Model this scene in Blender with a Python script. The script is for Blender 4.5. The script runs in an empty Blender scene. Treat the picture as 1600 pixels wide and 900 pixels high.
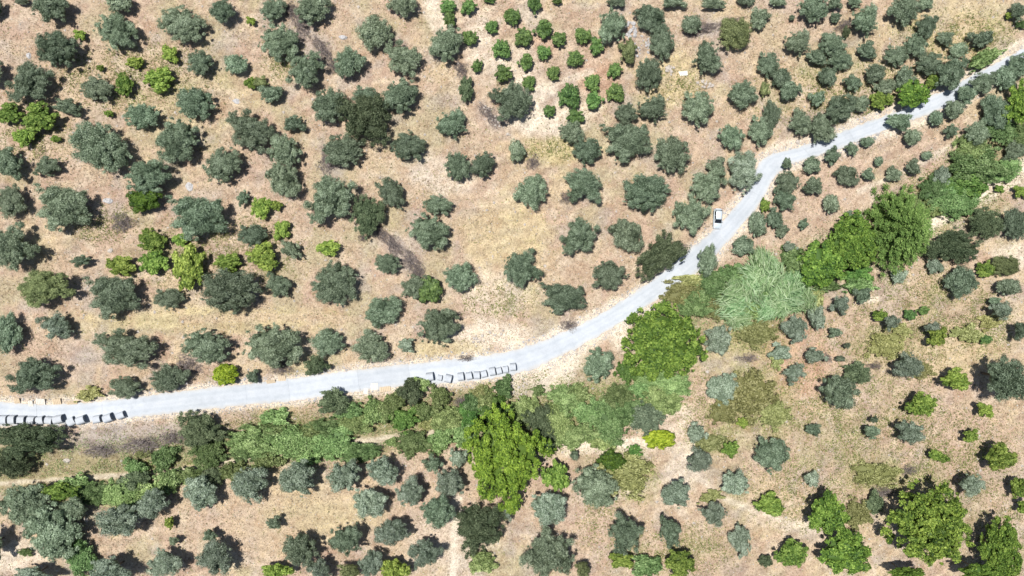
import bpy, math, random
import numpy as np
from mathutils import Vector, Matrix

# ------------------------------------------------------------------ camera, sky, sun, exposure
SC = bpy.context.scene
COL = SC.collection
F, H = 1100.0, 150.0            # focal length in photo pixels, flying height in metres
cam = bpy.data.objects.new('camera', bpy.data.cameras.new('camera'))
COL.objects.link(cam)
cam.location = (0, 0, H)        # straight down: image up is +Y
cam.data.sensor_width = 36.0
cam.data.lens = 36.0 * F / 1600.0
cam.data.clip_end = 9000
SC.camera = cam

SUN_D = Vector((0.214, -0.125, -1.0)).normalized()      # the way the light travels
w = bpy.data.worlds.new('World'); SC.world = w; w.use_nodes = True
nt = w.node_tree; nt.nodes.clear()
sky = nt.nodes.new('ShaderNodeTexSky'); sky.sky_type = 'NISHITA'; sky.sun_disc = False
sky.sun_elevation = math.asin(-SUN_D.z); sky.sun_rotation = math.atan2(-SUN_D.x, -SUN_D.y)
bg = nt.nodes.new('ShaderNodeBackground'); bg.inputs['Strength'].default_value = 0.062
wo = nt.nodes.new('ShaderNodeOutputWorld')
nt.links.new(sky.outputs[0], bg.inputs[0]); nt.links.new(bg.outputs[0], wo.inputs[0])
sl = bpy.data.lights.new('sun', 'SUN'); sl.energy = 4.6; sl.angle = math.radians(0.53); sl.color = (1.0, 0.965, 0.91)
so = bpy.data.objects.new('sun', sl); COL.objects.link(so)
so.rotation_euler = SUN_D.to_track_quat('-Z', 'Y').to_euler()
so.location = (0, 0, 60)
vs = SC.view_settings
vs.view_transform = 'Standard'; vs.look = 'None'; vs.gamma = 1.0; vs.use_curve_mapping = False
vs.exposure = 0.33
SC.cycles.max_bounces = 5; SC.cycles.diffuse_bounces = 3; SC.cycles.transmission_bounces = 3
SC.cycles.transparent_max_bounces = 4

rng = np.random.default_rng(7)
random.seed(7)

# ------------------------------------------------------------------ helpers
def srgb(r, g, b):
    f = lambda c: (c / 255 / 12.92) if c <= 10 else ((c / 255 + 0.055) / 1.055) ** 2.4
    return (f(r), f(g), f(b))

def mesh_np(name, verts, faces, mats=(), mat_idx=None, attr=None, col=None, smooth=False):
    """verts (n,3), faces (m,k) of one size, attr: per-vertex float, col: per-vertex rgb"""
    me = bpy.data.meshes.new(name)
    verts = np.asarray(verts, np.float32); faces = np.asarray(faces, np.int32)
    n, (m, k) = len(verts), faces.shape
    me.vertices.add(n); me.vertices.foreach_set('co', verts.ravel())
    me.loops.add(m * k); me.loops.foreach_set('vertex_index', faces.ravel())
    me.polygons.add(m)
    me.polygons.foreach_set('loop_start', np.arange(0, m * k, k, dtype=np.int32))
    me.polygons.foreach_set('loop_total', np.full(m, k, np.int32))
    if mat_idx is not None: me.polygons.foreach_set('material_index', np.asarray(mat_idx, np.int32))
    for mt in mats: me.materials.append(mt)
    if attr is not None:
        a = me.attributes.new('variation', 'FLOAT', 'POINT'); a.data.foreach_set('value', np.asarray(attr, np.float32))
    if col is not None:
        a = me.attributes.new('tint', 'FLOAT_COLOR', 'POINT')
        c4 = np.ones((n, 4), np.float32); c4[:, :3] = col
        a.data.foreach_set('color', c4.ravel())
    me.update(); me.validate()
    me.polygons.foreach_set('use_smooth', np.full(len(me.polygons), bool(smooth)))
    return me

class MB:
    """collects boxes, tubes, prisms for ONE mesh"""
    def __init__(s): s.v = []; s.f = []
    def add(s, vs, fs):
        o = len(s.v); s.v += [tuple(p) for p in vs]; s.f += [tuple(i + o for i in f) for f in fs]
    def box(s, c, d, rot=0.0, tilt=None):
        M = Matrix.Rotation(rot, 3, 'Z')
        if tilt: M = M @ Matrix.Rotation(tilt[1], 3, tilt[0])
        vs = [Vector(c) + M @ Vector((x * d[0] / 2, y * d[1] / 2, z * d[2] / 2)) for x in (-1, 1) for y in (-1, 1) for z in (-1, 1)]
        s.add(vs, [(0, 1, 3, 2), (4, 6, 7, 5), (0, 4, 5, 1), (2, 3, 7, 6), (0, 2, 6, 4), (1, 5, 7, 3)])
    def tube(s, pts, rad, n=6):
        pts = [Vector(p) for p in pts]; vs = []; fs = []
        for i, p in enumerate(pts):
            d = (pts[min(i + 1, len(pts) - 1)] - pts[max(i - 1, 0)]).normalized()
            a = d.orthogonal().normalized(); b = d.cross(a)
            r = rad[i] if hasattr(rad, '__len__') else rad
            vs += [p + (a * math.cos(t) + b * math.sin(t)) * r for t in (2 * math.pi * j / n for j in range(n))]
        for i in range(len(pts) - 1):
            for j in range(n):
                fs.append((i * n + j, i * n + (j + 1) % n, (i + 1) * n + (j + 1) % n, (i + 1) * n + j))
        fs.append(tuple(range(n - 1, -1, -1))); fs.append(tuple((len(pts) - 1) * n + j for j in range(n)))
        s.add(vs, fs)
    def mesh(s, name, mat, smooth=False):
        me = bpy.data.meshes.new(name); me.from_pydata(s.v, [], s.f); me.materials.append(mat); me.update()
        if smooth: me.polygons.foreach_set('use_smooth', [True] * len(me.polygons))
        return me

def link(name, data, parent=None, loc=None):
    o = bpy.data.objects.new(name, data); COL.objects.link(o)
    if parent is not None: o.parent = parent
    if loc is not None: o.location = loc
    return o

def bevel(o, wd, seg=2):
    m = o.modifiers.new('bevel', 'BEVEL'); m.width = wd; m.segments = seg; m.limit_method = 'ANGLE'
    return o

def tag(o, label, cat, group=None):
    o['label'] = label; o['category'] = cat
    if group: o['group'] = group
    return o

# value noise on numpy arrays
_NT = {}
def vnoise(x, y, seed):
    r = _NT.get(seed)
    if r is None: r = _NT[seed] = np.random.default_rng(seed).random((256, 256)).astype(np.float32)
    xi = np.floor(x).astype(int); yi = np.floor(y).astype(int)
    fx = x - xi; fy = y - yi
    fx = fx * fx * (3 - 2 * fx); fy = fy * fy * (3 - 2 * fy)
    g = lambda a, b: r[a % 256, b % 256]
    return (g(xi, yi) * (1 - fx) + g(xi + 1, yi) * fx) * (1 - fy) + (g(xi, yi + 1) * (1 - fx) + g(xi + 1, yi + 1) * fx) * fy

def fbm(x, y, seed, o=4):
    s = 0; a = 0.5
    for i in range(o):
        s = s + a * vnoise(x * 2 ** i + 17.3 * i, y * 2 ** i + 5.1 * i, seed + i); a *= 0.5
    return s / (1 - 0.5 ** o)

# ------------------------------------------------------------------ materials
def new_mat(name):
    m = bpy.data.materials.new(name); m.use_nodes = True
    n = m.node_tree; n.nodes.clear()
    out = n.nodes.new('ShaderNodeOutputMaterial')
    return m, n, out

def ramp(n, stops):
    r = n.nodes.new('ShaderNodeValToRGB')
    while len(r.color_ramp.elements) < len(stops): r.color_ramp.elements.new(0.5)
    for e, (p, c) in zip(r.color_ramp.elements, stops):
        e.position = p; e.color = (c[0], c[1], c[2], 1)
    return r

def leaf_mat(name, stops, hue=0.02, val=0.27, trans=0.3, gloss=0.25):
    """leaf colour varies leaf by leaf (attribute) and tree by tree (object random)"""
    m, n, out = new_mat(name); L = n.links.new
    at = n.nodes.new('ShaderNodeAttribute'); at.attribute_name = 'variation'
    cr = ramp(n, stops); L(at.outputs['Fac'], cr.inputs[0])
    oi = n.nodes.new('ShaderNodeObjectInfo')
    hs = n.nodes.new('ShaderNodeHueSaturation')
    mh = n.nodes.new('ShaderNodeMapRange'); mh.inputs['To Min'].default_value = 0.5 - hue; mh.inputs['To Max'].default_value = 0.5 + hue
    mv = n.nodes.new('ShaderNodeMapRange'); mv.inputs['To Min'].default_value = 1 - val; mv.inputs['To Max'].default_value = 1 + val
    wn = n.nodes.new('ShaderNodeTexWhiteNoise'); wn.noise_dimensions = '1D'
    L(oi.outputs['Random'], mh.inputs['Value']); L(oi.outputs['Random'], wn.inputs['W']); L(wn.outputs['Value'], mv.inputs['Value'])
    L(mh.outputs[0], hs.inputs['Hue']); L(mv.outputs[0], hs.inputs['Value']); L(cr.outputs[0], hs.inputs['Color'])
    pb = n.nodes.new('ShaderNodeBsdfPrincipled'); pb.inputs['Roughness'].default_value = 0.6
    pb.inputs['Specular IOR Level'].default_value = gloss
    L(hs.outputs[0], pb.inputs['Base Color'])
    tr = n.nodes.new('ShaderNodeBsdfTranslucent'); L(hs.outputs[0], tr.inputs['Color'])
    mx = n.nodes.new('ShaderNodeMixShader'); mx.inputs[0].default_value = trans
    L(pb.outputs[0], mx.inputs[1]); L(tr.outputs[0], mx.inputs[2]); L(mx.outputs[0], out.inputs[0])
    return m

def plain_mat(name, c, rough=0.8, metal=0.0, var=0.12, scale=3.0, spec=0.3, bump=0.0, c2=None):
    m, n, out = new_mat(name); L = n.links.new
    tc = n.nodes.new('ShaderNodeTexCoord')
    nz = n.nodes.new('ShaderNodeTexNoise'); nz.inputs['Scale'].default_value = scale; nz.inputs['Detail'].default_value = 5
    L(tc.outputs['Object'], nz.inputs['Vector'])
    a = c2 or tuple(x * (1 - 2 * var) for x in c); b = tuple(min(1, x * (1 + var)) for x in c)
    cr = ramp(n, [(0.3, a), (0.7, b)]); L(nz.outputs[0], cr.inputs[0])
    pb = n.nodes.new('ShaderNodeBsdfPrincipled')
    pb.inputs['Roughness'].default_value = rough; pb.inputs['Metallic'].default_value = metal; pb.inputs['Specular IOR Level'].default_value = spec
    L(cr.outputs[0], pb.inputs['Base Color'])
    if bump:
        bp = n.nodes.new('ShaderNodeBump'); bp.inputs['Strength'].default_value = bump; bp.inputs['Distance'].default_value = 0.05
        L(nz.outputs[0], bp.inputs['Height']); L(bp.outputs[0], pb.inputs['Normal'])
    L(pb.outputs[0], out.inputs[0])
    return m

def attr_mat(name, stops, trans=0.0):
    m, n, out = new_mat(name); L = n.links.new
    at = n.nodes.new('ShaderNodeAttribute'); at.attribute_name = 'variation'
    cr = ramp(n, stops); L(at.outputs['Fac'], cr.inputs[0])
    d = n.nodes.new('ShaderNodeBsdfDiffuse'); L(cr.outputs[0], d.inputs[0])
    if trans:
        t = n.nodes.new('ShaderNodeBsdfTranslucent'); L(cr.outputs[0], t.inputs[0])
        mx = n.nodes.new('ShaderNodeMixShader'); mx.inputs[0].default_value = trans
        L(d.outputs[0], mx.inputs[1]); L(t.outputs[0], mx.inputs[2]); L(mx.outputs[0], out.inputs[0])
    else: L(d.outputs[0], out.inputs[0])
    return m

M = {}
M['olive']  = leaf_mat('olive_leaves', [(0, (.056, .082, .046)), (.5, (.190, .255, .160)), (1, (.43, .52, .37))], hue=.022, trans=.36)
M['silver'] = leaf_mat('silver_olive_leaves', [(0, (.070, .100, .062)), (.5, (.240, .305, .212)), (1, (.50, .58, .46))], hue=.012)
M['yolive'] = leaf_mat('yellowish_olive_leaves', [(0, (.060, .085, .032)), (.5, (.180, .225, .095)), (1, (.36, .42, .19))], hue=.015)
M['citrus'] = leaf_mat('citrus_leaves', [(0, (.045, .095, .025)), (.5, (.115, .210, .058)), (1, (.26, .40, .12))], hue=.015, gloss=.4)
M['lime']   = leaf_mat('lime_green_leaves', [(0, (.062, .120, .022)), (.5, (.190, .290, .055)), (1, (.42, .54, .13))], hue=.018)
M['lemon']  = leaf_mat('lemon_yellow_leaves', [(0, (.080, .140, .012)), (.5, (.250, .350, .022)), (1, (.50, .60, .07))], hue=.01, val=.08)
M['glossy'] = leaf_mat('deep_green_leaves', [(0, (.030, .065, .012)), (.5, (.072, .130, .018)), (1, (.17, .26, .04))], hue=.01)
M['broad']  = leaf_mat('broad_bright_leaves', [(0, (.036, .082, .016)), (.5, (.150, .255, .042)), (1, (.36, .50, .10))], hue=.012, val=.1)
M['broady'] = leaf_mat('broad_yellow_green_leaves', [(0, (.048, .095, .014)), (.5, (.195, .310, .036)), (1, (.42, .56, .085))], hue=.003, val=.04)
M['pine']   = leaf_mat('pine_needles', [(0, (.064, .115, .030)), (.5, (.190, .320, .085)), (1, (.42, .58, .19))], hue=.01, val=.05)
M['dark']   = leaf_mat('dark_evergreen_leaves', [(0, (.040, .062, .030)), (.5, (.122, .165, .085)), (1, (.29, .35, .20))], hue=.015)
M['scrub']  = leaf_mat('scrub_leaves', [(0, (.066, .110, .036)), (.5, (.205, .305, .108)), (1, (.44, .56, .25))], hue=.03, val=.36)
M['vivid']  = leaf_mat('fresh_green_leaves', [(0, (.055, .125, .030)), (.5, (.120, .240, .055)), (1, (.25, .40, .12))], hue=.015)
M['mist']   = leaf_mat('pale_green_leaves', [(0, (.10, .14, .09)), (.5, (.20, .27, .17)), (1, (.34, .42, .28))], hue=.01)
M['weedy']  = leaf_mat('olive_brown_leaves', [(0, (.130, .145, .050)), (.5, (.340, .360, .140)), (1, (.56, .57, .28))], hue=.02)
M['cane']   = leaf_mat('cane_leaves', [(0, (.06, .13, .04)), (.5, (.24, .38, .17)), (1, (.62, .74, .48))], hue=.018, val=.2, trans=.35)
M['groundweed'] = leaf_mat('low_weed_leaves', [(0, (.070, .095, .030)), (.5, (.195, .235, .080)), (1, (.38, .42, .16))])
M['twig']   = attr_mat('dead_twigs', [(0, (.10, .085, .085)), (.5, (.20, .17, .165)), (1, (.33, .29, .27))])
M['bark']   = plain_mat('bark', (.16, .13, .10), .9, var=.3, scale=6, bump=.6)
M['straw']  = attr_mat('dry_grass_blades', [(0, (.22, .175, .13)), (.4, (.42, .34, .24)), (.75, (.58, .50, .35)), (1, (.72, .66, .52))], .2)
M['weed']   = attr_mat('weed_blades', [(0, (.13, .14, .05)), (.5, (.27, .27, .11)), (1, (.42, .40, .18))], .3)
M['stone']  = plain_mat('field_stone', (.50, .45, .40), .9, var=.25, scale=4, bump=.5)
M['greystone'] = plain_mat('grey_stone', (.46, .45, .45), .9, var=.22, scale=2.5, bump=.5)
M['concrete'] = plain_mat('precast_concrete', (.455, .485, .52), .85, var=.07, scale=2, bump=.15)
M['timber'] = plain_mat('pale_timber', (.62, .50, .35), .8, var=.15, scale=5)
M['timberpale'] = plain_mat('bleached_timber', (.72, .66, .58), .8, var=.1, scale=5)
M['sheet']  = plain_mat('white_board', (.66, .66, .60), .6, var=.08, scale=2)
M['black']  = plain_mat('black_plastic', (.02, .02, .022), .5)

# ground material: soil colour from the painted attribute, fine relief and grain from noise
def ground_mat():
    m, n, out = new_mat('dry_ground'); L = n.links.new
    at = n.nodes.new('ShaderNodeAttribute'); at.attribute_name = 'tint'
    tc = n.nodes.new('ShaderNodeTexCoord')
    def noise(scale, det=4, rough=.6):
        z = n.nodes.new('ShaderNodeTexNoise'); z.inputs['Scale'].default_value = scale; z.inputs['Detail'].default_value = det
        z.inputs['Roughness'].default_value = rough; L(tc.outputs['Object'], z.inputs['Vector']); return z
    a = noise(1.5, 6, .75); b = noise(.33, 4, .65); c = noise(4.5, 3, .7)
    ra = ramp(n, [(.30, (.58, .55, .52)), (.50, (.98, .98, .98)), (.70, (1.20, 1.20, 1.18))]); L(a.outputs[0], ra.inputs[0])
    rb = ramp(n, [(.33, (.86, .80, .76)), (.5, (1, 1, 1)), (.68, (1.08, 1.07, 1.0))]); L(b.outputs[0], rb.inputs[0])
    rc = ramp(n, [(.36, (.62, .59, .57)), (.5, (1, 1, 1)), (.66, (1.16, 1.16, 1.14))]); L(c.outputs[0], rc.inputs[0])
    cur = at.outputs['Color']
    for r in (ra, rb, rc):
        x = n.nodes.new('ShaderNodeMix'); x.data_type = 'RGBA'; x.blend_type = 'MULTIPLY'; x.inputs[0].default_value = 1.0
        L(cur, x.inputs[6]); L(r.outputs[0], x.inputs[7]); cur = x.outputs[2]
    pb = n.nodes.new('ShaderNodeBsdfPrincipled'); pb.inputs['Roughness'].default_value = .95; pb.inputs['Specular IOR Level'].default_value = .1
    L(cur, pb.inputs['Base Color'])
    bp = n.nodes.new('ShaderNodeBump'); bp.inputs['Strength'].default_value = .9; bp.inputs['Distance'].default_value = .18
    L(a.outputs[0], bp.inputs['Height']); L(bp.outputs[0], pb.inputs['Normal'])
    L(pb.outputs[0], out.inputs[0]); return m
M['ground'] = ground_mat()

def road_mat():
    m, n, out = new_mat('white_concrete'); L = n.links.new
    tc = n.nodes.new('ShaderNodeTexCoord'); oi = n.nodes.new('ShaderNodeObjectInfo')
    z = n.nodes.new('ShaderNodeTexNoise'); z.inputs['Scale'].default_value = .35; z.inputs['Detail'].default_value = 7; z.inputs['Roughness'].default_value = .65
    L(tc.outputs['Object'], z.inputs['Vector'])
    r = ramp(n, [(.3, (.41, .440, .475)), (.55, (.475, .505, .54)), (.75, (.52, .54, .56))]); L(z.outputs[0], r.inputs[0])
    z2 = n.nodes.new('ShaderNodeTexNoise'); z2.inputs['Scale'].default_value = 3.5; z2.inputs['Detail'].default_value = 5; L(tc.outputs['Object'], z2.inputs['Vector'])
    r2 = ramp(n, [(.3, (.93, .93, .93)), (.6, (1.0, 1.0, 1.0))]); L(z2.outputs[0], r2.inputs[0])
    x = n.nodes.new('ShaderNodeMix'); x.data_type = 'RGBA'; x.blend_type = 'MULTIPLY'; x.inputs[0].default_value = 1
    L(r.outputs[0], x.inputs[6]); L(r2.outputs[0], x.inputs[7])
    # wheel tracks worn along the slab, dusty shoulders
    at = n.nodes.new('ShaderNodeAttribute'); at.attribute_name = 'variation'
    z3 = n.nodes.new('ShaderNodeTexNoise'); z3.inputs['Scale'].default_value = .8; z3.inputs['Detail'].default_value = 4; L(tc.outputs['Object'], z3.inputs['Vector'])
    ad = n.nodes.new('ShaderNodeMath'); ad.operation = 'MULTIPLY_ADD'; ad.inputs[1].default_value = .22; L(z3.outputs[0], ad.inputs[0])
    sb = n.nodes.new('ShaderNodeMath'); sb.operation = 'SUBTRACT'; sb.inputs[1].default_value = .11; L(at.outputs['Fac'], sb.inputs[0]); L(sb.outputs[0], ad.inputs[2])
    r3 = ramp(n, [(.0, (1.04, .97, .88)), (.07, (1.02, .99, .95)), (.14, (1, 1, 1)), (.27, (.92, .93, .94)), (.38, (1.02, 1.02, 1.02)), (.5, (.985, .985, .99)), (.62, (1.02, 1.02, 1.02)), (.73, (.92, .93, .94)), (.86, (1, 1, 1)), (.93, (1.02, .98, .93)), (1.0, (1.04, .95, .85))])
    L(ad.outputs[0], r3.inputs[0])
    x3 = n.nodes.new('ShaderNodeMix'); x3.data_type = 'RGBA'; x3.blend_type = 'MULTIPLY'; x3.inputs[0].default_value = 1
    L(x.outputs[2], x3.inputs[6]); L(r3.outputs[0], x3.inputs[7]); x = x3
    hs = n.nodes.new('ShaderNodeHueSaturation'); mv = n.nodes.new('ShaderNodeMapRange'); mv.inputs['To Min'].default_value = .94; mv.inputs['To Max'].default_value = 1.03
    L(oi.outputs['Random'], mv.inputs['Value']); L(mv.outputs[0], hs.inputs['Value']); L(x.outputs[2], hs.inputs['Color'])
    pb = n.nodes.new('ShaderNodeBsdfPrincipled'); pb.inputs['Roughness'].default_value = .85; pb.inputs['Specular IOR Level'].default_value = .2
    L(hs.outputs[0], pb.inputs['Base Color']); L(pb.outputs[0], out.inputs[0]); return m
M['road'] = road_mat()

# ------------------------------------------------------------------ terrain
ROAD = [(-90,626,-90,668),(0,627,0,666),(50,632,50,664),(120,631,120,662),(200,622,200,653),(300,609,303,642),(385,600,388,632),
 (450,592,454,627),(500,585,504,620),(600,573,604,605),(700,562,704,599),(760,556,766,592),(800,548,812,584),(850,532,866,562),
 (900,511,916,535),(950,484,968,506),(1000,452,1018,474),(1030,430,1048,455),(1055,407,1077,434),(1095,377,1118,400),
 (1130,345,1150,362),(1163,307,1186,322),(1177,276,1202,290),(1184,252,1216,268),(1196,242,1232,256),(1240,233,1256,249),
 (1277,222,1290,240),(1325,202,1336,222),(1400,175,1410,193),(1450,152,1462,174),(1490,137,1502,155),(1512,120,1526,134),
 (1535,110,1552,119),(1590,81,1600,92),(1680,38,1690,50)]
def px2w(px, py, z=0.0):
    s = (H - z) / F
    return (px - 800) * s, -(py - 450) * s
def resample(pts, step):
    pts = np.array(pts, float); d = np.r_[0, np.cumsum(np.hypot(*np.diff(pts[:, :2], axis=0).T))]
    # smooth with Catmull-like dense linear + moving average
    t = np.linspace(0, d[-1], int(d[-1] / step) + 1)
    o = np.stack([np.interp(t, d, pts[:, i]) for i in range(pts.shape[1])], 1)
    k = np.ones(7) / 7
    for i in range(o.shape[1]):
        e = np.r_[np.full(3, o[0, i]), o[:, i], np.full(3, o[-1, i])]; o[:, i] = np.convolve(e, k, 'valid')
    return o
RD = resample(ROAD, 6.0)                     # columns ux uy lx ly in photo pixels
RC = (RD[:, :2] + RD[:, 2:]) / 2
RCW = np.stack(px2w(RC[:, 0], RC[:, 1]), 1)
CREEK = resample([(-80,742),(0,735),(180,742),(420,700),(600,682),(780,655),(900,640),(1040,590),(1150,480),(1300,420),(1420,390),(1500,300),(1620,200),(1700,150)], 8)
CRW = np.stack(px2w(CREEK[:, 0], CREEK[:, 1]), 1)
def dist_to(P, x, y):
    x = np.asarray(x, np.float32).ravel(); y = np.asarray(y, np.float32).ravel()
    best = np.full(x.shape, 1e9, np.float32)
    if len(x) < 64: return np.sqrt(((x[:, None] - P[None, :, 0]) ** 2 + (y[:, None] - P[None, :, 1]) ** 2).min(1))
    for a, b in P: best = np.minimum(best, (x - a) ** 2 + (y - b) ** 2)
    return np.sqrt(best)
def terrain(x, y):
    x = np.asarray(x, float); y = np.asarray(y, float); sh = x.shape
    x = x.ravel(); y = y.ravel()
    base = 0.9 * np.sin(x / 31 + .7) * np.cos(y / 27) + .5 * np.sin((x + y) / 17)
    dr = dist_to(RCW, x, y); dc = dist_to(CRW, x, y)
    m = np.clip((dr - 3.0) / 5.0, 0, 1); m = m * m * (3 - 2 * m)
    det = (fbm(x / 6 + 40, y / 6 + 40, 3, 3) - .5) * .9 + (fbm(x / 1.6 + 90, y / 1.6 + 90, 11, 2) - .5) * .30
    creek = -2.2 * np.exp(-(dc / 7) ** 2)
    far = np.clip((np.hypot(x, y) - 140) / 300, 0, 1)
    return (base + m * (det + creek) * (1 - far)).reshape(sh)
def tz(x, y): return float(terrain(np.array([x]), np.array([y]))[0])
def ground_pt(px, py, hc=0.0):
    """world foot of a thing whose centre, hc above the ground, is seen at this pixel"""
    z = 0.0
    for _ in range(3):
        x, y = px2w(px, py, z + hc); z = tz(x, y)
    return x, y, z

def axis(lo, hi, st):
    core = np.arange(lo, hi + st / 2, st)
    ext = np.array([3, 8, 16, 30, 60, 120, 250, 500, 1200, 3000.])
    return np.r_[lo - ext[::-1], core, hi + ext]
gx = axis(-122, 122, .4); gy = axis(-72, 72, .4)
X, Y = np.meshgrid(gx, gy); Z = terrain(X, Y)
nx, ny = len(gx), len(gy)
PX = X * F / H + 800; PY = -Y * F / H + 450    # where each ground point falls in the photograph's survey grid
tint = np.zeros((ny, nx, 3), np.float32)
n1 = fbm(X / 14, Y / 14, 21, 4)[..., None]; n2 = fbm(X / 5 + 9, Y / 5, 31, 4)[..., None]; n3 = fbm(X / 2.2, Y / 2.2 + 7, 41, 3)[..., None]
S = lambda a, b, t: np.clip((t - a) / (b - a), 0, 1)
base = np.array([.435, .340, .260]); straw = np.array([.485, .392, .278]); pink = np.array([.425, .315, .252]); pale = np.array([.53, .445, .355])
tint[:] = base
tint += (straw - tint) * S(.45, .62, n1) * .9
tint += (pink - tint) * S(.52, .66, n2) * .8
tint += (pale - tint) * S(.55, .70, n3) * .7
n4 = fbm(X / 8 + 70, Y / 8 + 13, 61, 4)[..., None]; n5 = fbm(X / 4 + 31, Y / 4 + 3, 71, 4)[..., None]
tint += (np.array([.34, .33, .20]) - tint) * S(.54, .68, n4) * .45
tint += (np.array([.36, .32, .30]) - tint) * S(.56, .70, n5) * .5
NE = (fbm(X / 3, Y / 3 + 60, 55, 3) - .5) * 1.1
def blob(cx, cy, rx, ry, col, st=.8, rot=0):
    global tint
    a = math.radians(rot); dx = PX - cx; dy = PY - cy
    u = (dx * math.cos(a) + dy * math.sin(a)) / rx; v = (-dx * math.sin(a) + dy * math.cos(a)) / ry
    k = np.clip((1.25 - np.hypot(u, v) + NE) / .55, 0, 1)[..., None] * st
    tint = tint + (np.array(col) - tint) * k
def path(pts, wd, col, st=.8):
    global tint
    P = resample(pts, 5); sel = np.where((PX > P[:, 0].min() - 60) & (PX < P[:, 0].max() + 60) & (PY > P[:, 1].min() - 60) & (PY < P[:, 1].max() + 60))
    d = dist_to(P, PX[sel], PY[sel])
    k = np.clip((wd * (1 + .8 * NE[sel]) - d) / (wd * .5), 0, 1)[:, None] * st
    tint[sel] += (np.array(col) - tint[sel]) * k
GRN = (.30, .30, .14); YEL = (.50, .43, .25); RED = (.47, .30, .22); WHT = (.66, .595, .51); GRY = (.36, .33, .32); BRN = (.36, .28, .21); PNK = (.46, .35, .28)
for b in [
 (860,235,60,22,YEL,.8),(700,275,50,30,WHT,.5),(790,370,60,60,YEL,.5),(760,455,60,40,WHT,.4),(850,190,60,24,WHT,.8),(830,150,30,40,WHT,.6),
 (940,125,34,30,RED,.7),(850,65,24,16,RED,.6),(870,90,70,40,PNK,.5),(1070,125,60,40,YEL,.6),(1120,230,60,16,PNK,.4),(760,80,30,60,WHT,.4),
 (480,60,26,50,GRY,.5,-30),(520,255,22,26,GRY,.45),(628,395,14,52,GRY,.55,-35),(770,185,14,40,GRY,.4,-45),(1110,42,50,12,GRY,.5,-15),(745,55,24,40,WHT,.5),(805,95,30,40,WHT,.5),(835,25,30,14,WHT,.4),(895,165,40,20,WHT,.6),(905,20,50,16,PNK,.5),(680,20,14,50,WHT,.7,-20),
 (125,558,26,14,GRY,.5),(60,560,60,40,PNK,.5),(330,500,200,20,YEL,.5),(230,140,200,60,YEL,.25),(60,160,90,100,PNK,.3),(380,330,100,100,PNK,.25),
 (760,525,60,22,WHT,.8),(860,580,50,40,WHT,.9,-30),(830,610,50,22,WHT,.85),(690,545,60,14,YEL,.6),(880,520,40,14,WHT,.7,-25),(965,520,20,30,WHT,.9),
 (200,690,110,34,GRY,.7),(210,730,90,16,PNK,.6),(90,735,60,16,PNK,.6),(440,640,60,12,YEL,.5),(500,645,40,16,PNK,.5),(690,640,24,26,PNK,.7),
 (610,690,50,9,WHT,.9,-8),(950,695,80,16,WHT,.85),(975,745,50,40,GRN,.6),(1060,740,24,60,WHT,.6),(1060,640,40,60,PNK,.8,20),(1060,660,30,50,WHT,.5),
 (1180,625,60,60,GRN,.55),(1175,525,50,30,GRN,.7),(1120,690,40,20,GRN,.6),(1380,545,60,30,GRN,.6),(1370,740,50,30,GRN,.6),(1330,700,60,60,BRN,.35),(1420,600,160,80,PNK,.5),
 (1250,560,50,60,RED,.5),(1480,480,90,40,BRN,.4),(1520,560,80,40,YEL,.4),(1540,700,80,60,PNK,.6),(1120,870,70,60,BRN,.5),(1230,820,60,12,WHT,.35,12),(1470,850,60,30,BRN,.5),
 (1530,310,90,14,WHT,.85,-30),(1590,265,50,14,WHT,.8,-30),(1460,370,30,14,WHT,.6),(1580,400,30,20,WHT,.6),(1250,300,100,70,PNK,.7),(1400,240,100,40,PNK,.6),
 (1360,470,20,6,WHT,.8,-10),(600,780,220,60,PNK,.45),(480,800,120,60,YEL,.35),(380,820,80,50,PNK,.5),(920,830,60,60,PNK,.5),(700,850,60,60,WHT,.4),
 (1480,40,100,50,YEL,.4),(1220,50,60,60,PNK,.4),(20,870,60,20,WHT,.6),(960,770,60,16,WHT,.5,-12),(1500,760,60,50,BRN,.3),(1150,380,30,12,PNK,.8),(1140,315,20,30,PNK,.7)]: blob(*b)
GUL = [(0,742),(180,735),(330,705),(460,688),(600,668),(740,648),(900,650),(1010,620),(1080,470),(1190,460),(1300,405),(1430,370),(1500,300),(1590,215)]
path(GUL, 44, (.27, .25, .14), .75)
path([(-20,760),(120,752),(220,745),(300,735),(400,715),(470,705),(560,692),(640,683),(720,672)], 4.5, WHT, .6)
path([(715,775),(712,830),(708,910)], 10, WHT, .75); path([(1080,690),(1075,730),(1130,780),(1220,810),(1290,830)], 8, WHT, .5)
path([(1610,255),(1570,280),(1530,308),(1440,368)], 13, WHT, .95); path([(1290,500),(1250,550),(1215,600)], 5, PNK, .7)
path([(930,110),(880,125),(840,140)], 7, WHT, .6); path([(1100,215),(1060,215),(1030,200),(1120,130)], 8, PNK, .5)
path([(1560,180),(1480,232),(1400,275),(1340,300)], 6, WHT, .6); path([(700,480),(560,500),(420,495),(280,500)], 8, PNK, .4)
dr = dist_to(RCW, X, Y).reshape(X.shape)[..., None]
# old plough lines follow the contour of the road
pl = np.sin(dr * 2 * np.pi / 2.6 + 5 * (n1 - .5) * 4)
tint *= 1 - .11 * np.clip(pl, -.6, 1) * S(.42, .6, fbm(X / 22 + 4, Y / 22 + 44, 83, 3)[..., None])
tint += (np.array(WHT) - tint) * np.clip((3.9 + NE[..., None] * 1.5 - dr) / 1.0, 0, 1) * .75
gv = np.stack([X, Y, Z], -1).reshape(-1, 3)
i0 = (np.arange(ny - 1)[:, None] * nx + np.arange(nx - 1)[None]).ravel()
gf = np.stack([i0, i0 + 1, i0 + nx + 1, i0 + nx], 1)
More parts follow.
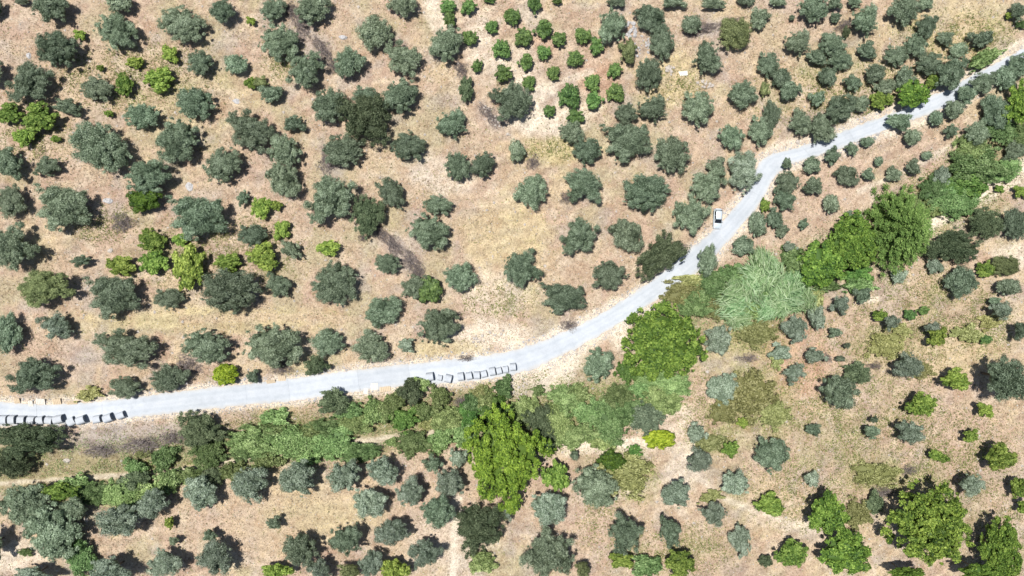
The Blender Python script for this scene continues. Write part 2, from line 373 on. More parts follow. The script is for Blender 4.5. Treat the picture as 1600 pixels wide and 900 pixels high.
# the ground dips under the road slab so that the slab stands 0.1 m proud of it
gdr = dist_to(RCW, gv[:, 0], gv[:, 1])
ground = link('ground', mesh_np('ground', gv, gf, [M['ground']], col=np.clip(tint.reshape(-1, 3) * np.array([.99, .975, .94]), .02, .8), smooth=True))
ground['kind'] = 'structure'

# ------------------------------------------------------------------ road: cast concrete slabs on a bed
TS = np.linspace(0, 1, 13); NT = len(TS)
def strip(P, lift, thick, mat, name, wig=0.0, wid=1.0):
    vs = []; fs = []
    for k, (a, b, c, d) in enumerate(P):
        mx, my = (a + c) / 2, (b + d) / 2
        row = []
        jit = [wig * (random.random() - .5) for _ in range(2)]
        for j, t in enumerate(TS):
            tt = .5 + (t - .5) * wid
            px, py = a + (c - a) * tt, b + (d - b) * tt
            if t in (0., 1.): px += jit[int(t)] * .6; py += jit[int(t)] * 1.1
            x, y, z = ground_pt(px, py); row.append((x, y, z + lift))
        vs += row + [(row[-1][0], row[-1][1], row[-1][2] - thick), (row[0][0], row[0][1], row[0][2] - thick)]
    n = len(P); K = NT + 2
    for i in range(n - 1):
        for j in range(K):
            fs.append((i * K + j, i * K + (j + 1) % K, (i + 1) * K + (j + 1) % K, (i + 1) * K + j))
    fs.append(tuple(range(K - 1, -1, -1))); fs.append(tuple((n - 1) * K + j for j in range(K)))
    me = bpy.data.meshes.new(name); me.from_pydata(vs, [], [f[::-1] for f in fs]); me.materials.append(mat); me.update()
    a = me.attributes.new('variation', 'FLOAT', 'POINT'); a.data.foreach_set('value', np.tile(np.r_[TS, 1, 0], n).astype(np.float32))
    return me
road = link('road', strip(RD, .08, .5, M['road'], 'road_bed', 0, .97)); road['kind'] = 'structure'
cuts = [-80, 58, 160, 225, 385, 452, 560, 640, 770, 872, 968, 1063, 1125, 1180, 1260, 1330, 1420, 1500, 1590, 1690]
arc = RC[:, 0]
for a, b in zip(cuts[:-1], cuts[1:]):
    fine = [(np.interp(t, arc, RD[:, 0]), np.interp(t, arc, RD[:, 1]), np.interp(t, arc, RD[:, 2]), np.interp(t, arc, RD[:, 3])) for t in np.linspace(a + .12, b - .12, max(3, int((b - a) / 5)))]
    link('concrete_slab', strip(fine, .115, .2, M['road'], 'concrete_slab', 3.0), road)
def road_z(x, y): return tz(x, y) + .115

# ------------------------------------------------------------------ foliage meshes
OCT = np.array([(1, 0, 0), (-1, 0, 0), (0, 1, 0), (0, -1, 0), (0, 0, 1), (0, 0, -1)], float)
OCTF = np.array([(0, 2, 4), (2, 1, 4), (1, 3, 4), (3, 0, 4), (2, 0, 5), (1, 2, 5), (3, 1, 5), (0, 3, 5)])
def unit(n, r):
    v = r.normal(size=(n, 3)); return v / np.linalg.norm(v, axis=1, keepdims=True)
def crown_mesh(name, mat, D, rz, nclump, leaf, nleaf, seed, crad=(.16, .28), lob=.14, low=-.35, aspect=.5, flat=.55, fill=.86, drop=0.0, droop=0.0, core=.66):
    r = np.random.default_rng(seed); R = D / 2
    # clump centres over a lobed dome
    th = r.random() * 6.28 + np.arange(nclump) * 2.39996 + r.normal(0, .22, nclump)
    rad = np.sqrt((np.arange(nclump) + r.random(nclump)) / nclump)
    ph = r.random(5) * 6.28; am = r.normal(0, lob * .62, 5) / np.array([1.1, 1, 1, 1.2, 1.4])
    lobe = 1 + sum(am[k] * np.cos((k + 2) * th + ph[k]) for k in range(5)) - .16 * (r.random(nclump) ** 2)
    rc = (crad[0] * .8 + (crad[1] * 1.08 - crad[0] * .8) * r.random(nclump) ** 1.5) * R * (1.12 - .3 * rad)
    stretch = r.uniform(.72, 1.38, (nclump, 3)) * np.array([1, 1, .85])
    rr = rad * lobe * (R - rc * .8)
    top = np.sqrt(np.clip(1 - (rad * .93) ** 2, 0, 1))
    zc = (low + (1 - low) * top * r.uniform(fill - .30, fill + .16, nclump)) * rz * .82
    if drop: zc -= (r.random(nclump) < drop) * rz * .5
    C = np.stack([rr * np.cos(th), rr * np.sin(th), zc], 1)
    # leaf sprays on the clumps
    wgt = rc ** 2 / (rc ** 2).sum(); idx = r.choice(nclump, nleaf, p=wgt)
    d = unit(nleaf, r); up = r.random(nleaf) < .78; d[:, 2] = np.where(up, np.abs(d[:, 2]), d[:, 2])
    k = rc[idx][:, None] * (r.uniform(.74, 1.06, nleaf) + (r.random(nleaf) < .22) * r.uniform(0, .45, nleaf))[:, None]
    p = C[idx] + d * k * stretch[idx]
    nrm = d + unit(nleaf, r) * flat; nrm[:, 2] += .25; nrm /= np.linalg.norm(nrm, axis=1, keepdims=True)
    t = np.cross(nrm, unit(nleaf, r)); t /= np.linalg.norm(t, axis=1, keepdims=True) + 1e-9
    if droop: t += d * droop; t /= np.linalg.norm(t, axis=1, keepdims=True)
    b = np.cross(nrm, t)
    L = leaf * r.uniform(.6, 1.35, nleaf)[:, None]; Wd = L * aspect
    q = np.stack([p - t * L, p + b * Wd - t * L * .1, p + t * L, p - b * Wd - t * L * .1], 1)
    lv = np.clip(r.normal(.5, .27, nleaf) + r.normal(0, .13, nclump)[idx], 0, 1)
    V = q.reshape(-1, 3); Fq = np.arange(nleaf * 4).reshape(-1, 4); A = np.repeat(lv, 4)
    # leafy inner masses, faceted, as degenerate-free quads (two triangles share an edge)
    cv = (OCT[None] * rc[:, None, None] * core * stretch[:, None] + C[:, None])
    jit = r.normal(0, .08, cv.shape) * rc[:, None, None]; cv = cv + jit
    # octahedron as 4 quads + caps: use 8 tris written as kites
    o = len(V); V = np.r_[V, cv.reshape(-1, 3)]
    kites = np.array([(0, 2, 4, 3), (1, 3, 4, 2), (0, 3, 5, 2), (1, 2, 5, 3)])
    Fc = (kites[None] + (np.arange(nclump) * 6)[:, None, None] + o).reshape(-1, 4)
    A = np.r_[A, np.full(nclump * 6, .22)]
    # the dense middle of the crown, a lumpy dome
    nu, nv = 14, 6; dome = []
    for j in range(nv + 1):
        el = -1.1 + (2.67 * j / nv)
        for i in range(nu):
            a = 2 * np.pi * i / nu; lb = 1 + sum(am[k] * np.cos((k + 2) * a + ph[k]) for k in range(5))
            g = (.66 if R < 6 else .60) * lb * (1 + r.normal(0, .06))
            dome.append((math.cos(el) * math.cos(a) * R * g, math.cos(el) * math.sin(a) * R * g, (math.sin(el) * (.50 if R < 6 else .30) - .06) * rz))
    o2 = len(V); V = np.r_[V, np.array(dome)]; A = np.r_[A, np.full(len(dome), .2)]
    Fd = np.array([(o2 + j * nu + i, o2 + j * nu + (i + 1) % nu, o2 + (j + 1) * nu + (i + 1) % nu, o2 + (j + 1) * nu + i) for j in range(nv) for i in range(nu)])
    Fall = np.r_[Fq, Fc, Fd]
    ext = np.percentile(np.abs(V[:, :2]), 99.3, axis=0)
    cx = (np.percentile(V[:, 0], 99.5) + np.percentile(V[:, 0], .5)) / 2; cy = (np.percentile(V[:, 1], 99.5) + np.percentile(V[:, 1], .5)) / 2
    V[:, 0] -= cx; V[:, 1] -= cy
    ex = np.percentile(np.abs(V[:, 0]), 99.2); ey = np.percentile(np.abs(V[:, 1]), 99.2)
    V = V / np.array([ex, ey, rz])
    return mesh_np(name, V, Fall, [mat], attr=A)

def trunk_mesh(seed, hgt, r0, spread):
    r = random.Random(seed); mb = MB()
    lean = Vector((r.uniform(-.12, .12), r.uniform(-.12, .12), 0)) * hgt
    fork = Vector((0, 0, hgt * .42)) + lean
    mb.tube([(0, 0, -.25), Vector((0, 0, hgt * .15)) + lean * .2, fork], [r0 * 1.5, r0 * 1.1, r0 * .85], 7)
    n = r.choice((3, 4, 4, 5))
    for k in range(n):
        a = 2 * math.pi * k / n + r.uniform(-.4, .4); s = spread * r.uniform(.55, .9)
        tip = fork + Vector((math.cos(a) * s, math.sin(a) * s, hgt * r.uniform(.4, .75)))
        mid = fork.lerp(tip, .5) + Vector((r.uniform(-.1, .1), r.uniform(-.1, .1), hgt * .06))
        mb.tube([fork - Vector((0, 0, .05)), mid, tip], [r0 * .6, r0 * .42, r0 * .16], 5)
    me = mb.mesh('trunk', M['bark'], True); return me

def pool(kind, mat, sizes):
    out = []
    for (D, rzr, ncl, leaf, nleaf, cnt, kw) in sizes:
        ms = [crown_mesh('crown', M[mat], D, D * rzr, ncl, leaf, nleaf, sum(map(ord, kind + mat)) * 13 + i * 101 + int(D * 7), **kw) for i in range(cnt)]
        ts = [trunk_mesh(i + int(D * 5) + len(kind), 1.0, .055 + .004 * D, .55) for i in range(3)]
        out.append((D, ms, ts))
    return out
OL = dict(crad=(.15, .25), lob=.13)
def olive_sizes(f=1.0): return [(9.5, .26, 104, .128, int(17500 * f), 7, dict(crad=(.07, .20), lob=.20)), (6.6, .28, 62, .122, int(10500 * f), 8, dict(crad=(.09, .26), lob=.20)), (3.6, .32, 26, .112, int(4200 * f), 6, dict(crad=(.15, .36), lob=.18))]
POOL = {
 'olive': pool('olive', 'olive', olive_sizes()), 'silver': pool('olive', 'silver', olive_sizes()), 'yolive': pool('olive', 'yolive', [x[:5] + (3,) + x[6:] for x in olive_sizes()]),
 'citrus': pool('citrus', 'citrus', [(3.6, .36, 18, .155, 2100, 5, dict(crad=(.22, .34), lob=.10, aspect=.6))]),
 'lime': pool('lime', 'lime', [(5.6, .30, 34, .19, 3400, 4, dict(crad=(.15, .24), aspect=.6, flat=.8)), (3.0, .34, 15, .16, 1500, 4, dict(crad=(.2, .34), aspect=.6, flat=.8))]),
 'lemon': pool('lemon', 'lemon', [(4.2, .30, 22, .18, 2600, 2, dict(crad=(.18, .3), aspect=.6))]),
 'glossy': pool('glossy', 'glossy', [(6.0, .30, 30, .17, 4600, 2, dict(crad=(.16, .27), aspect=.6))]),
 'broad': pool('broad', 'broad', [(14, .27, 250, .20, 21000, 3, dict(crad=(.045, .125), aspect=.62, flat=.85, lob=.07, drop=.2)), (7.0, .32, 56, .18, 7000, 4, dict(crad=(.13, .21), aspect=.62, flat=.8))]),
 'broady': pool('broady', 'broady', [(17, .28, 280, .20, 28000, 2, dict(crad=(.04, .115), aspect=.6, flat=.85, lob=.09, drop=.2))]),
 'dark': pool('dark', 'dark', [(9.5, .27, 84, .125, 15000, 4, dict(crad=(.11, .18), lob=.14, flat=1.1)), (5.0, .32, 30, .14, 4200, 4, dict(crad=(.16, .26), flat=1.1))]),
 'scrub': pool('scrub', 'scrub', [(7.5, .24, 80, .14, 9000, 6, dict(crad=(.08, .20), lob=.2, flat=1.0)), (4.0, .24, 24, .15, 2500, 4, dict(crad=(.16, .28), lob=.2, flat=1.1))]),
 'weedy': pool('weedy', 'weedy', [(7.5, .15, 60, .15, 4600, 4, dict(crad=(.09, .18), lob=.24, flat=1.2)), (4.0, .2, 24, .14, 2000, 3, dict(crad=(.14, .26), lob=.24, flat=1.2))]),
 'vivid': pool('vivid', 'vivid', [(5.0, .22, 36, .17, 3800, 4, dict(crad=(.13, .22), lob=.18, flat=1.0))]),
 'mist': pool('mist', 'mist', [(6.5, .2, 46, .16, 5200, 2, dict(crad=(.13, .22), lob=.16, flat=1.2))]),
}
# pine: tiers of boughs that shorten towards the tip
def pine_mesh():
    r = np.random.default_rng(5); R, Ht = 7.2, 13.0; C = []; rc = []; dirs = []
    for lv in range(15):
        z = .10 + .86 * lv / 14; br = R * (1 - z) ** .8 * 1.02 + .25; nb = max(3, int(11 * (1 - z) + 4))
        for k in range(nb):
            a = 2 * np.pi * (k + r.random() * .5) / nb + lv * .7; L = br * r.uniform(.78, 1.08)
            for t in (.35, .6, .82, 1.0):
                if t * L < .5 and lv < 12: continue
                C.append((L * t * np.cos(a), L * t * np.sin(a), z * Ht + L * t * .10 + r.normal(0, .1))); rc.append(.46 + .46 * (1 - z) * (1.15 - .5 * t)); dirs.append((np.cos(a), np.sin(a), .35))
    C = np.array(C); rc = np.array(rc); dirs = np.array(dirs); n = 30000
    idx = r.choice(len(C), n, p=rc ** 2 / (rc ** 2).sum()); d = unit(n, r); d[:, 2] = np.where(r.random(n) < .7, abs(d[:, 2]), d[:, 2])
    p = C[idx] + d * rc[idx][:, None] * r.uniform(.5, 1.05, n)[:, None] * np.array([1, 1, .7])
    t = dirs[idx] + d * .8 + unit(n, r) * .3; t /= np.linalg.norm(t, axis=1, keepdims=True)
    b = np.cross(t, unit(n, r)); b /= np.linalg.norm(b, axis=1, keepdims=True)
    L = .23 * r.uniform(.6, 1.3, n)[:, None]
    q = np.stack([p - t * L * .6, p + b * L * .32, p + t * L, p - b * L * .32], 1)
    lv = np.clip(r.normal(.5, .18, n) + r.normal(0, .1, len(C))[idx], 0, 1)
    V = q.reshape(-1, 3); A = np.repeat(lv, 4); o = len(V)
    cv = OCT[None] * rc[:, None, None] * .6 * np.array([1, 1, .6]) + C[:, None]
    kites = np.array([(0, 2, 4, 3), (1, 3, 4, 2), (0, 3, 5, 2), (1, 2, 5, 3)])
    Fc = (kites[None] + (np.arange(len(C)) * 6)[:, None, None] + o).reshape(-1, 4)
    return mesh_np('crown', np.r_[V, cv.reshape(-1, 3)], np.r_[np.arange(n * 4).reshape(-1, 4), Fc], [M['pine']], attr=np.r_[A, np.full(len(C) * 6, .25)])

# dead brush: a tangle of bare twigs
def brush_mesh(seed, D=5.0, n=1250):
    r = np.random.default_rng(seed)
    a = r.random(n) * 6.283; rad = r.random(n) ** .62 * D / 2 * (1 + .22 * np.cos(3 * a + seed) + .16 * np.cos(5 * a + 2 * seed) + .1 * np.cos(9 * a))
    p = np.stack([rad * np.cos(a), rad * np.sin(a), r.random(n) ** 1.5 * .9 * np.clip(1.15 - rad / D * 2, .15, 1)], 1)
    d = unit(n, r); d[:, 2] = abs(d[:, 2]) * .7; L = r.uniform(.25, .75, n)[:, None]
    s = np.cross(d, unit(n, r)); s /= np.linalg.norm(s, axis=1, keepdims=True); s *= r.uniform(.02, .055, n)[:, None]
    q = np.stack([p - s, p + s, p + d * L + s * .4, p + d * L - s * .4], 1).reshape(-1, 3)
    q = q / np.array([D / 2, D / 2, 1])
    return mesh_np('twigs', q, np.arange(n * 4).reshape(-1, 4), [M['twig']], attr=np.repeat(np.clip(r.normal(.5, .25, n), 0, 1), 4))
BRUSH = [brush_mesh(i) for i in range(4)]

# ------------------------------------------------------------------ survey of the plants: photo x, y of the crown, its width and height (pixels), optional turn
OLIVE = """-10 15 30 30;35 2 22 12;80 10 60 52;188 5 40 30;183 50 70 54 40;286 38 76 58;348 18 40 38;92 77 66 58;48 130 74 66;-14 112 40 44;152 138 52 40;
314 98 40 40;369 101 38 30;306 162 60 50;107 168 46 28;222 182 56 40;160 230 104 70 20;278 220 70 70;392 205 76 68;12 255 50 52;75 260 44 32;232 278 72 55;348 258 62 56;
100 325 88 74;18 315 50 54;25 385 76 74;310 340 92 72;127 408 36 20;178 463 82 70;362 455 92 70;380 310 22 28;395 368 48 36;455 390 44 28 40;
428 15 40 40;490 15 56 50;437 67 62 60;478 110 60 58;548 98 50 50;586 52 58 56;630 92 60 58;628 8 48 36;697 68 52 60;422 147 42 28 15;515 165 54 54;572 153 44 36;625 150 58 56;
462 193 34 26;537 235 64 52;445 235 54 54;638 228 56 46;705 194 48 48;797 160 70 64;443 282 56 56;517 312 84 76;612 302 56 38 50;715 260 40 46;754 257 38 42;684 320 48 32;670 362 66 56 20;
606 412 42 32;523 442 72 70;436 445 42 40;648 448 44 40;720 433 54 48;265 467 50 34;957 42 44 60;962 2 30 18;1015 30 54 44;1034 68 40 56;1055 2 40 22;1115 5 40 18;1080 38 32 30;1105 90 46 52;
1013 117 42 52;1188 30 32 34;1165 0 30 20;1018 170 46 44;978 178 38 34;1090 170 52 56;1160 148 48 44;1200 102 36 42;893 207 42 36;917 236 46 44;980 222 76 64;1050 242 56 58;1142 215 42 40;1188 205 40 48;
808 235 26 36;828 300 54 54;912 293 68 56 30;1010 302 74 60;1105 290 62 56;1118 260 32 32;1080 338 60 58;905 370 60 60;978 368 56 52;818 418 62 62;952 430 56 46;880 466 72 50;1105 407 32 54;1160 384 36 32;1183 350 28 40;
1215 3 28 14;1270 12 48 48;1305 5 24 20;1306 28 18 16;1245 67 42 42;1237 28 9 9;1350 32 40 52;1335 5 24 16;1410 15 50 50;1445 5 24 22;1300 70 46 40;1275 88 34 28;1312 92 40 36;1353 78 30 30;1292 120 30 30;
1220 122 32 30;1235 140 36 34;1331 130 32 30;1367 115 32 30;1400 88 40 34;1430 72 36 36;1447 42 36 38;1475 62 26 24;1497 78 30 24;1530 62 38 26;1590 20 26 30;1450 100 44 36;1485 115 50 54;1415 120 36 34;1380 137 36 28;
1313 170 46 48;1345 162 24 26;1275 155 26 24;1250 190 36 44;1283 200 46 48;1205 180 30 50;1403 192 40 28;1355 222 24 16;1425 215 28 26;1462 185 22 24;1490 172 30 30;1510 150 32 30;1485 205 26 24;1535 130 46 34;1570 122 32 38;1590 105 36 44;
1555 175 50 54;1525 208 40 40;1228 255 16 18;1267 258 28 28;1300 243 28 32;1330 233 22 24;1372 252 14 16;1447 243 18 14;1425 260 22 26;1396 271 26 24;1322 275 40 34;1355 272 20 20;1268 290 32 28;1230 285 40 36;1225 312 36 36;1298 318 26 30;1325 335 16 14;
1255 350 18 20;1222 361 22 22;1208 340 30 34;1500 440 54 52;1575 448 40 26;1585 235 42 36;1585 350 40 50;1345 462 26 26;1305 520 22 16;1322 540 10 10;1310 612 58 54;1575 590 66 68;1365 655 14 12;1362 675 26 22;1553 472 18 16;1595 518 22 30;1270 672 24 20;1312 560 16 10;
935 570 48 56;930 758 74 68;855 862 84 82;978 832 56 66;1047 830 34 52;1205 710 56 56;897 712 14 16;
12 520 50 66;198 545 100 64;323 540 76 56;428 540 92 70;55 587 86 58;197 605 52 36;268 590 64 44;395 587 20 22;512 535 56 46;580 540 60 52;600 487 58 52;686 510 68 58;
40 790 78 70;85 828 90 90;115 795 44 40;-15 850 40 50;330 835 22 18;273 845 16 14;676 724 34 32;685 798 54 52;428 815 24 20;540 842 52 50;470 858 54 50"""
SILVER = """1163 268 54 66;1120 530 42 48;1128 605 48 52 20;1090 675 34 34;1092 717 40 40;1148 753 44 38;1113 803 44 40;1155 845 36 54;1055 770 46 44;858 795 56 54;1518 758 36 36;1267 748 24 26;1420 675 44 38;1392 505 24 26;1455 512 26 18;1418 570 46 40;
1310 477 30 32;1275 497 28 38;1240 515 42 44;1217 548 38 28;1275 555 38 26;1240 585 38 34;1405 430 28 28;1460 415 26 26;1470 275 30 32;1560 485 32 30;1235 385 26 16;
85 508 58 44;185 812 66 50;240 785 50 48;315 770 54 54;392 758 58 58;175 890 64 44;258 878 56 44;335 870 56 56;55 897 60 26;465 745 56 56;538 742 54 50;598 735 50 46;717 715 30 30;640 766 44 48;703 752 46 42;578 786 54 46;
495 888 46 40;580 880 40 44;613 830 56 42;665 865 56 50;795 800 18 30;635 540 26 24"""
YOLIVE = """75 450 84 58;1148 53 50 50;980 80 30 42;408 128 24 20;1570 415 44 32;1195 140 18 24;545 892 36 24;910 890 24 28"""
CITRUS = """700 10 24 20;702 30 18 22;733 12 26 22;768 43 20 20;735 60 24 22;783 77 28 28;745 103 18 20;787 115 28 26;797 25 20 20;765 0 20 10;835 10 22 26;803 27 20 26;847 47 30 28;818 58 26 28;873 62 22 22;911 57 26 24;850 83 22 22;820 98 24 26;
932 72 22 28;899 92 26 24;864 115 20 22;826 131 20 24;961 111 24 24;925 130 24 26;889 150 34 36;961 145 28 28;930 157 28 28;858 174 18 18;899 183 28 24;672 452 36 40;1422 492 20 16;1440 485 20 14;1540 530 18 14;870 3 16 10"""
LIME = """392 33 15 12;125 55 18 16;157 107 12 10;211 99 28 18;267 85 24 26;196 132 28 36;249 126 46 38;18 177 40 32;65 183 54 46;170 178 14 10;392 130 20 18;38 215 36 30;88 217 16 10;240 375 44 36;242 410 44 36;282 375 24 20;296 418 48 68;190 415 46 30;356 412 42 32;
410 400 48 44;410 326 34 34;434 322 17 16;441 360 26 28;513 388 36 24;1195 320 16 22;1577 25 14 10;1377 158 36 28;1457 127 22 24;1523 298 26 26;1561 295 14 12;1540 420 28 26;1375 492 22 18;1462 525 28 28;1490 592 42 34;1437 630 44 36;1537 640 22 22;
1562 712 46 40;1515 680 22 18;1460 710 18 16;1474 716 16 14;1200 787 46 36;1235 862 50 42;1590 762 24 30;1598 790 18 20;970 875 36 24;1062 880 44 42;1140 702 26 26;618 890 46 34;435 892 48 24;265 817 14 20;95 767 60 28;867 742 42 46;1595 300 24 20;1160 660 20 18"""
LEMON = """353 585 36 32;1030 686 48 28"""
GLOSSY = """226 312 52 40;955 720 44 36"""
BROAD = """1037 532 120 112;1328 376 74 84;1284 412 72 68;1450 815 120 114;1293 800 58 62;1318 862 74 62;1560 856 58 92;1530 892 60 24;1415 895 50 18;1426 147 48 40;1590 160 44 66"""
BROADY = """795 715 128 160"""
DARK = """565 187 88 74;728 140 22 38;575 337 52 64;1027 398 84 54 -30;318 668 72 54;50 690 104 56;20 722 60 48;1488 385 84 52;1540 348 54 48;1337 582 42 34;1365 783 28 38;752 827 76 80;496 570 40 30;522 626 46 40;842 665 50 64;640 612 40 42;1322 50 12 20;1195 876 22 18;210 752 50 30;330 745 34 28"""
SCRUB = """325 708 54 48;260 718 38 40;215 728 36 26;385 700 50 40;150 770 52 34;190 772 50 50;262 752 40 36;365 735 36 30;400 688 80 46;460 690 84 50;520 690 70 50;562 708 60 30;650 695 54 40;690 690 40 36;722 680 42 34;555 660 50 34;420 672 50 26;480 672 50 26;
585 640 36 42;690 622 32 40;740 630 32 36;785 602 28 34;880 627 56 48;925 645 56 44;963 622 48 42;870 662 60 58;905 682 70 36;952 662 60 60;1022 592 56 30;1045 605 60 42;1035 625 56 40;700 655 50 40;
1530 255 86 58;1490 318 70 46;1458 296 42 42;1590 215 44 40;1540 90 58 22 -20;1595 38 16 12;755 877 40 30;125 870 52 52;1010 885 42 34;1240 408 34 46;40 863 20 12;615 625 34 28;820 640 40 46;1570 265 46 36;1515 235 50 36;1560 200 50 44;1520 232 46 40;1475 300 50 40;1450 322 40 30;1255 440 40 26;1345 446 50 24;1292 448 50 22;1112 445 58 40;1085 470 50 44;1140 428 40 30;120 755 50 30;230 770 40 34;300 745 40 30;420 715 50 30;480 712 50 26;610 690 20 14;665 640 30 30;840 610 20 16;1420 320 34 30;1340 350 30 40;905 615 40 30;985 640 44 40;940 690 40 24;845 690 40 30;1000 610 40 26;430 650 40 24;505 668 60 30;545 640 40 24;600 640 30 40;655 600 30 20;760 620 30 30;1160 432 40 30;1205 455 44 36;1165 480 40 30;1235 460 36 30"""
WEEDY = """1065 460 62 40;1102 476 56 50;1085 442 60 24;1180 522 64 44;1170 620 80 76;1130 640 50 40;1210 650 50 44;975 742 82 70;1385 540 64 40;1370 740 72 40;1340 802 42 50;1510 522 50 30;1110 692 44 26;140 615 42 24;750 612 30 24;1405 515 40 20;1545 505 36 24;1275 470 20 40;1110 775 40 20;668 660 34 34;1440 580 40 26;225 708 30 16;1215 560 26 34"""
VIVID = """977 578 34 42;630 657 48 38;775 640 52 50;735 647 42 38;772 672 60 34;1500 288 70 46;990 705 26 20;1265 410 30 40;1340 425 44 40"""
MIST = """1012 655 52 52"""
BRUSHES = """192 348 36 30;470 38 26 50 -30;505 78 20 50 -35;515 252 36 40;612 380 22 44 -35;642 408 24 44 -35;568 372 18 14;292 572 42 34;440 575 36 22;765 180 18 46 -40;1100 46 50 18 -15;1140 36 44 14 -20;833 256 20 26;890 508 28 20;720 108 20 30 -30;160 700 60 30;225 690 70 36;270 680 40 30;
1380 770 40 18;1420 735 30 16;1170 560 40 14;885 310 20 20;1060 385 30 14;720 625 22 22;1290 560 20 14;1365 572 26 12;730 560 30 10;1320 40 30 16 -20;594 362 18 30 -35;655 428 22 26 -35;455 16 22 30 -30;522 104 18 24 -35"""
PINE = "1415 355 112 146"

KINDS = [  # list, name, noun, category, pool key, group, hc(D), rz(D), colour words
 (OLIVE, 'olive_tree', 'olive tree', 'tree', 'olive', 'grey-green olive trees on the dry slopes', 'grey-green'),
 (SILVER, 'silver_olive_tree', 'silvery olive tree', 'tree', 'silver', 'silvery olive trees below the road', ''),
 (YOLIVE, 'olive_tree', 'yellowish olive tree', 'tree', 'yolive', 'yellow-tinged olive trees', ''),
 (CITRUS, 'orchard_tree', 'young green orchard tree', 'tree', 'citrus', 'young trees in the small orchard rows', ''),
 (LIME, 'leafy_shrub', 'lime-green leafy shrub', 'shrub', 'lime', 'lime-green shrubs between the olives', ''),
 (LEMON, 'yellow_shrub', 'bright lemon-yellow shrub', 'shrub', 'lemon', None, ''),
 (GLOSSY, 'glossy_shrub', 'deep green glossy shrub', 'shrub', 'glossy', None, ''),
 (BROAD, 'broadleaf_tree', 'bright green broadleaf tree', 'tree', 'broad', 'bright green broadleaf trees', ''),
 (BROADY, 'broadleaf_tree', 'yellow-green broadleaf tree', 'tree', 'broady', None, ''),
 (DARK, 'evergreen_tree', 'dark evergreen tree', 'tree', 'dark', 'dark evergreen trees and tall bushes', ''),
 (SCRUB, 'scrub_bush', 'green scrub bush', 'bush', 'scrub', 'scrub bushes along the gully', ''),
 (WEEDY, 'weedy_bush', 'olive-brown weedy bush', 'bush', 'weedy', 'olive-brown weed clumps', ''),
 (VIVID, 'fresh_green_bush', 'fresh green bush', 'bush', 'vivid', 'fresh green bushes in the gully', ''),
 (MIST, 'pale_bush', 'pale misty green bush', 'bush', 'mist', None, ''),
 (BRUSHES, 'dead_brush', 'grey leafless brush', 'brush', 'brush', 'grey patches of dead brush', ''),
 (PINE, 'pine_tree', 'tall yellow-green pine tree', 'tree', 'pine', None, ''),
]
plants = []
for (txt, name, noun, cat, key, grp, colr) in KINDS:
    for e in txt.replace('\n', '').split(';'):
        v = [float(t) for t in e.split()]
        plants.append(dict(x=v[0], y=v[1], w=v[2], h=v[3], rot=v[4] if len(v) > 4 else 0, name=name, noun=noun, cat=cat, key=key, grp=grp, colr=colr))

# ---- labels: each plant is told by its look and by its order from a landmark that can be found
LAND = [('the parked silver car', 1121, 341), ('the sharp road bend', 1200, 252), ('the lemon-yellow roadside shrub', 353, 585), ('the deep green glossy shrub', 226, 312),
 ('the huge yellow-green broadleaf tree', 795, 715), ('the round roadside broadleaf tree', 1037, 532), ('the tall pine', 1415, 355), ('the pale cane thicket', 1190, 460),
 ('the middle concrete row', 740, 584), ('the concrete row on the left', 100, 655), ('the grey rubble pile', 985, 46), ('the stones and white board', 1066, 114),
 ('the big dark tree clump', 565, 187), ('the long dead brush strip', 628, 395), ('the upper dead brush strip', 486, 58), ('the lemon-yellow shrub in the gully', 1030, 686),
 ('the widest tree lower right', 1450, 815), ('the pale dirt patch on the path', 610, 690), ('the lone bush in the lower field', 428, 815),
 ('the road end upper right', 1592, 88), ('the tall twin lime shrub', 296, 418), ('the big olive on the right edge', 1575, 590), ('the twin-crowned olive', 735, 258),
 ('the blue-grey bush below the road', 522, 626), ('the photo\'s top left corner', 0, 0), ('the photo\'s bottom left corner', 0, 900), ('the photo\'s bottom right corner', 1600, 900),
 ('the photo\'s top right corner', 1600, 0), ('the reddish soil patch', 940, 125), ('the largest lower left olive', 85, 828), ('the bottom edge\'s middle', 800, 900), ('the top edge\'s middle', 800, 0),
 ('the white soil slope', 850, 590), ('the olive standing in the road edge', 1105, 407), ('the timber panels', 78, 628), ('the bright tree by the upper road', 1426, 147), ('the lime shrub above the road', 1377, 158), ('the bright tree on the right edge', 1590, 160), ('the yellowish olive near the top', 1148, 53), ('the grey brush at top right', 1320, 40), ('the small dark evergreen at top right', 1322, 50)]
DIRS = ['right of', 'up-right from', 'above', 'up-left from', 'left of', 'down-left from', 'below', 'down-right from']
ORD = ['first', 'second', 'third', 'fourth', 'fifth', 'sixth', 'seventh', 'eighth', 'ninth', 'tenth', 'eleventh', 'twelfth', 'thirteenth']
def sector(lx, ly, x, y): return int(round(math.degrees(math.atan2(-(y - ly), x - lx)) / 45)) % 8
def size_word(p, same):
    s = math.sqrt(p['w'] * p['h'])
    a = 'broad' if s > 62 else 'medium' if s > 44 else 'small' if s > 22 else 'tiny'
    r = p['w'] / p['h']
    if p['rot'] == 0 and a != 'tiny': a += ' oval' if 1.35 < r else ' upright' if r < .72 else ''
    return a
used = set()
tabs = {}
for noun in {p['noun'] for p in plants}:
    for li, (ln, lx, ly) in enumerate(LAND):
        for p in plants:
            if p['noun'] == noun:
                d = math.hypot(p['x'] - lx, p['y'] - ly)
                if d > 14: tabs.setdefault((noun, li, sector(lx, ly, p['x'], p['y'])), []).append((d, id(p)))
for t in tabs.values(): t.sort()
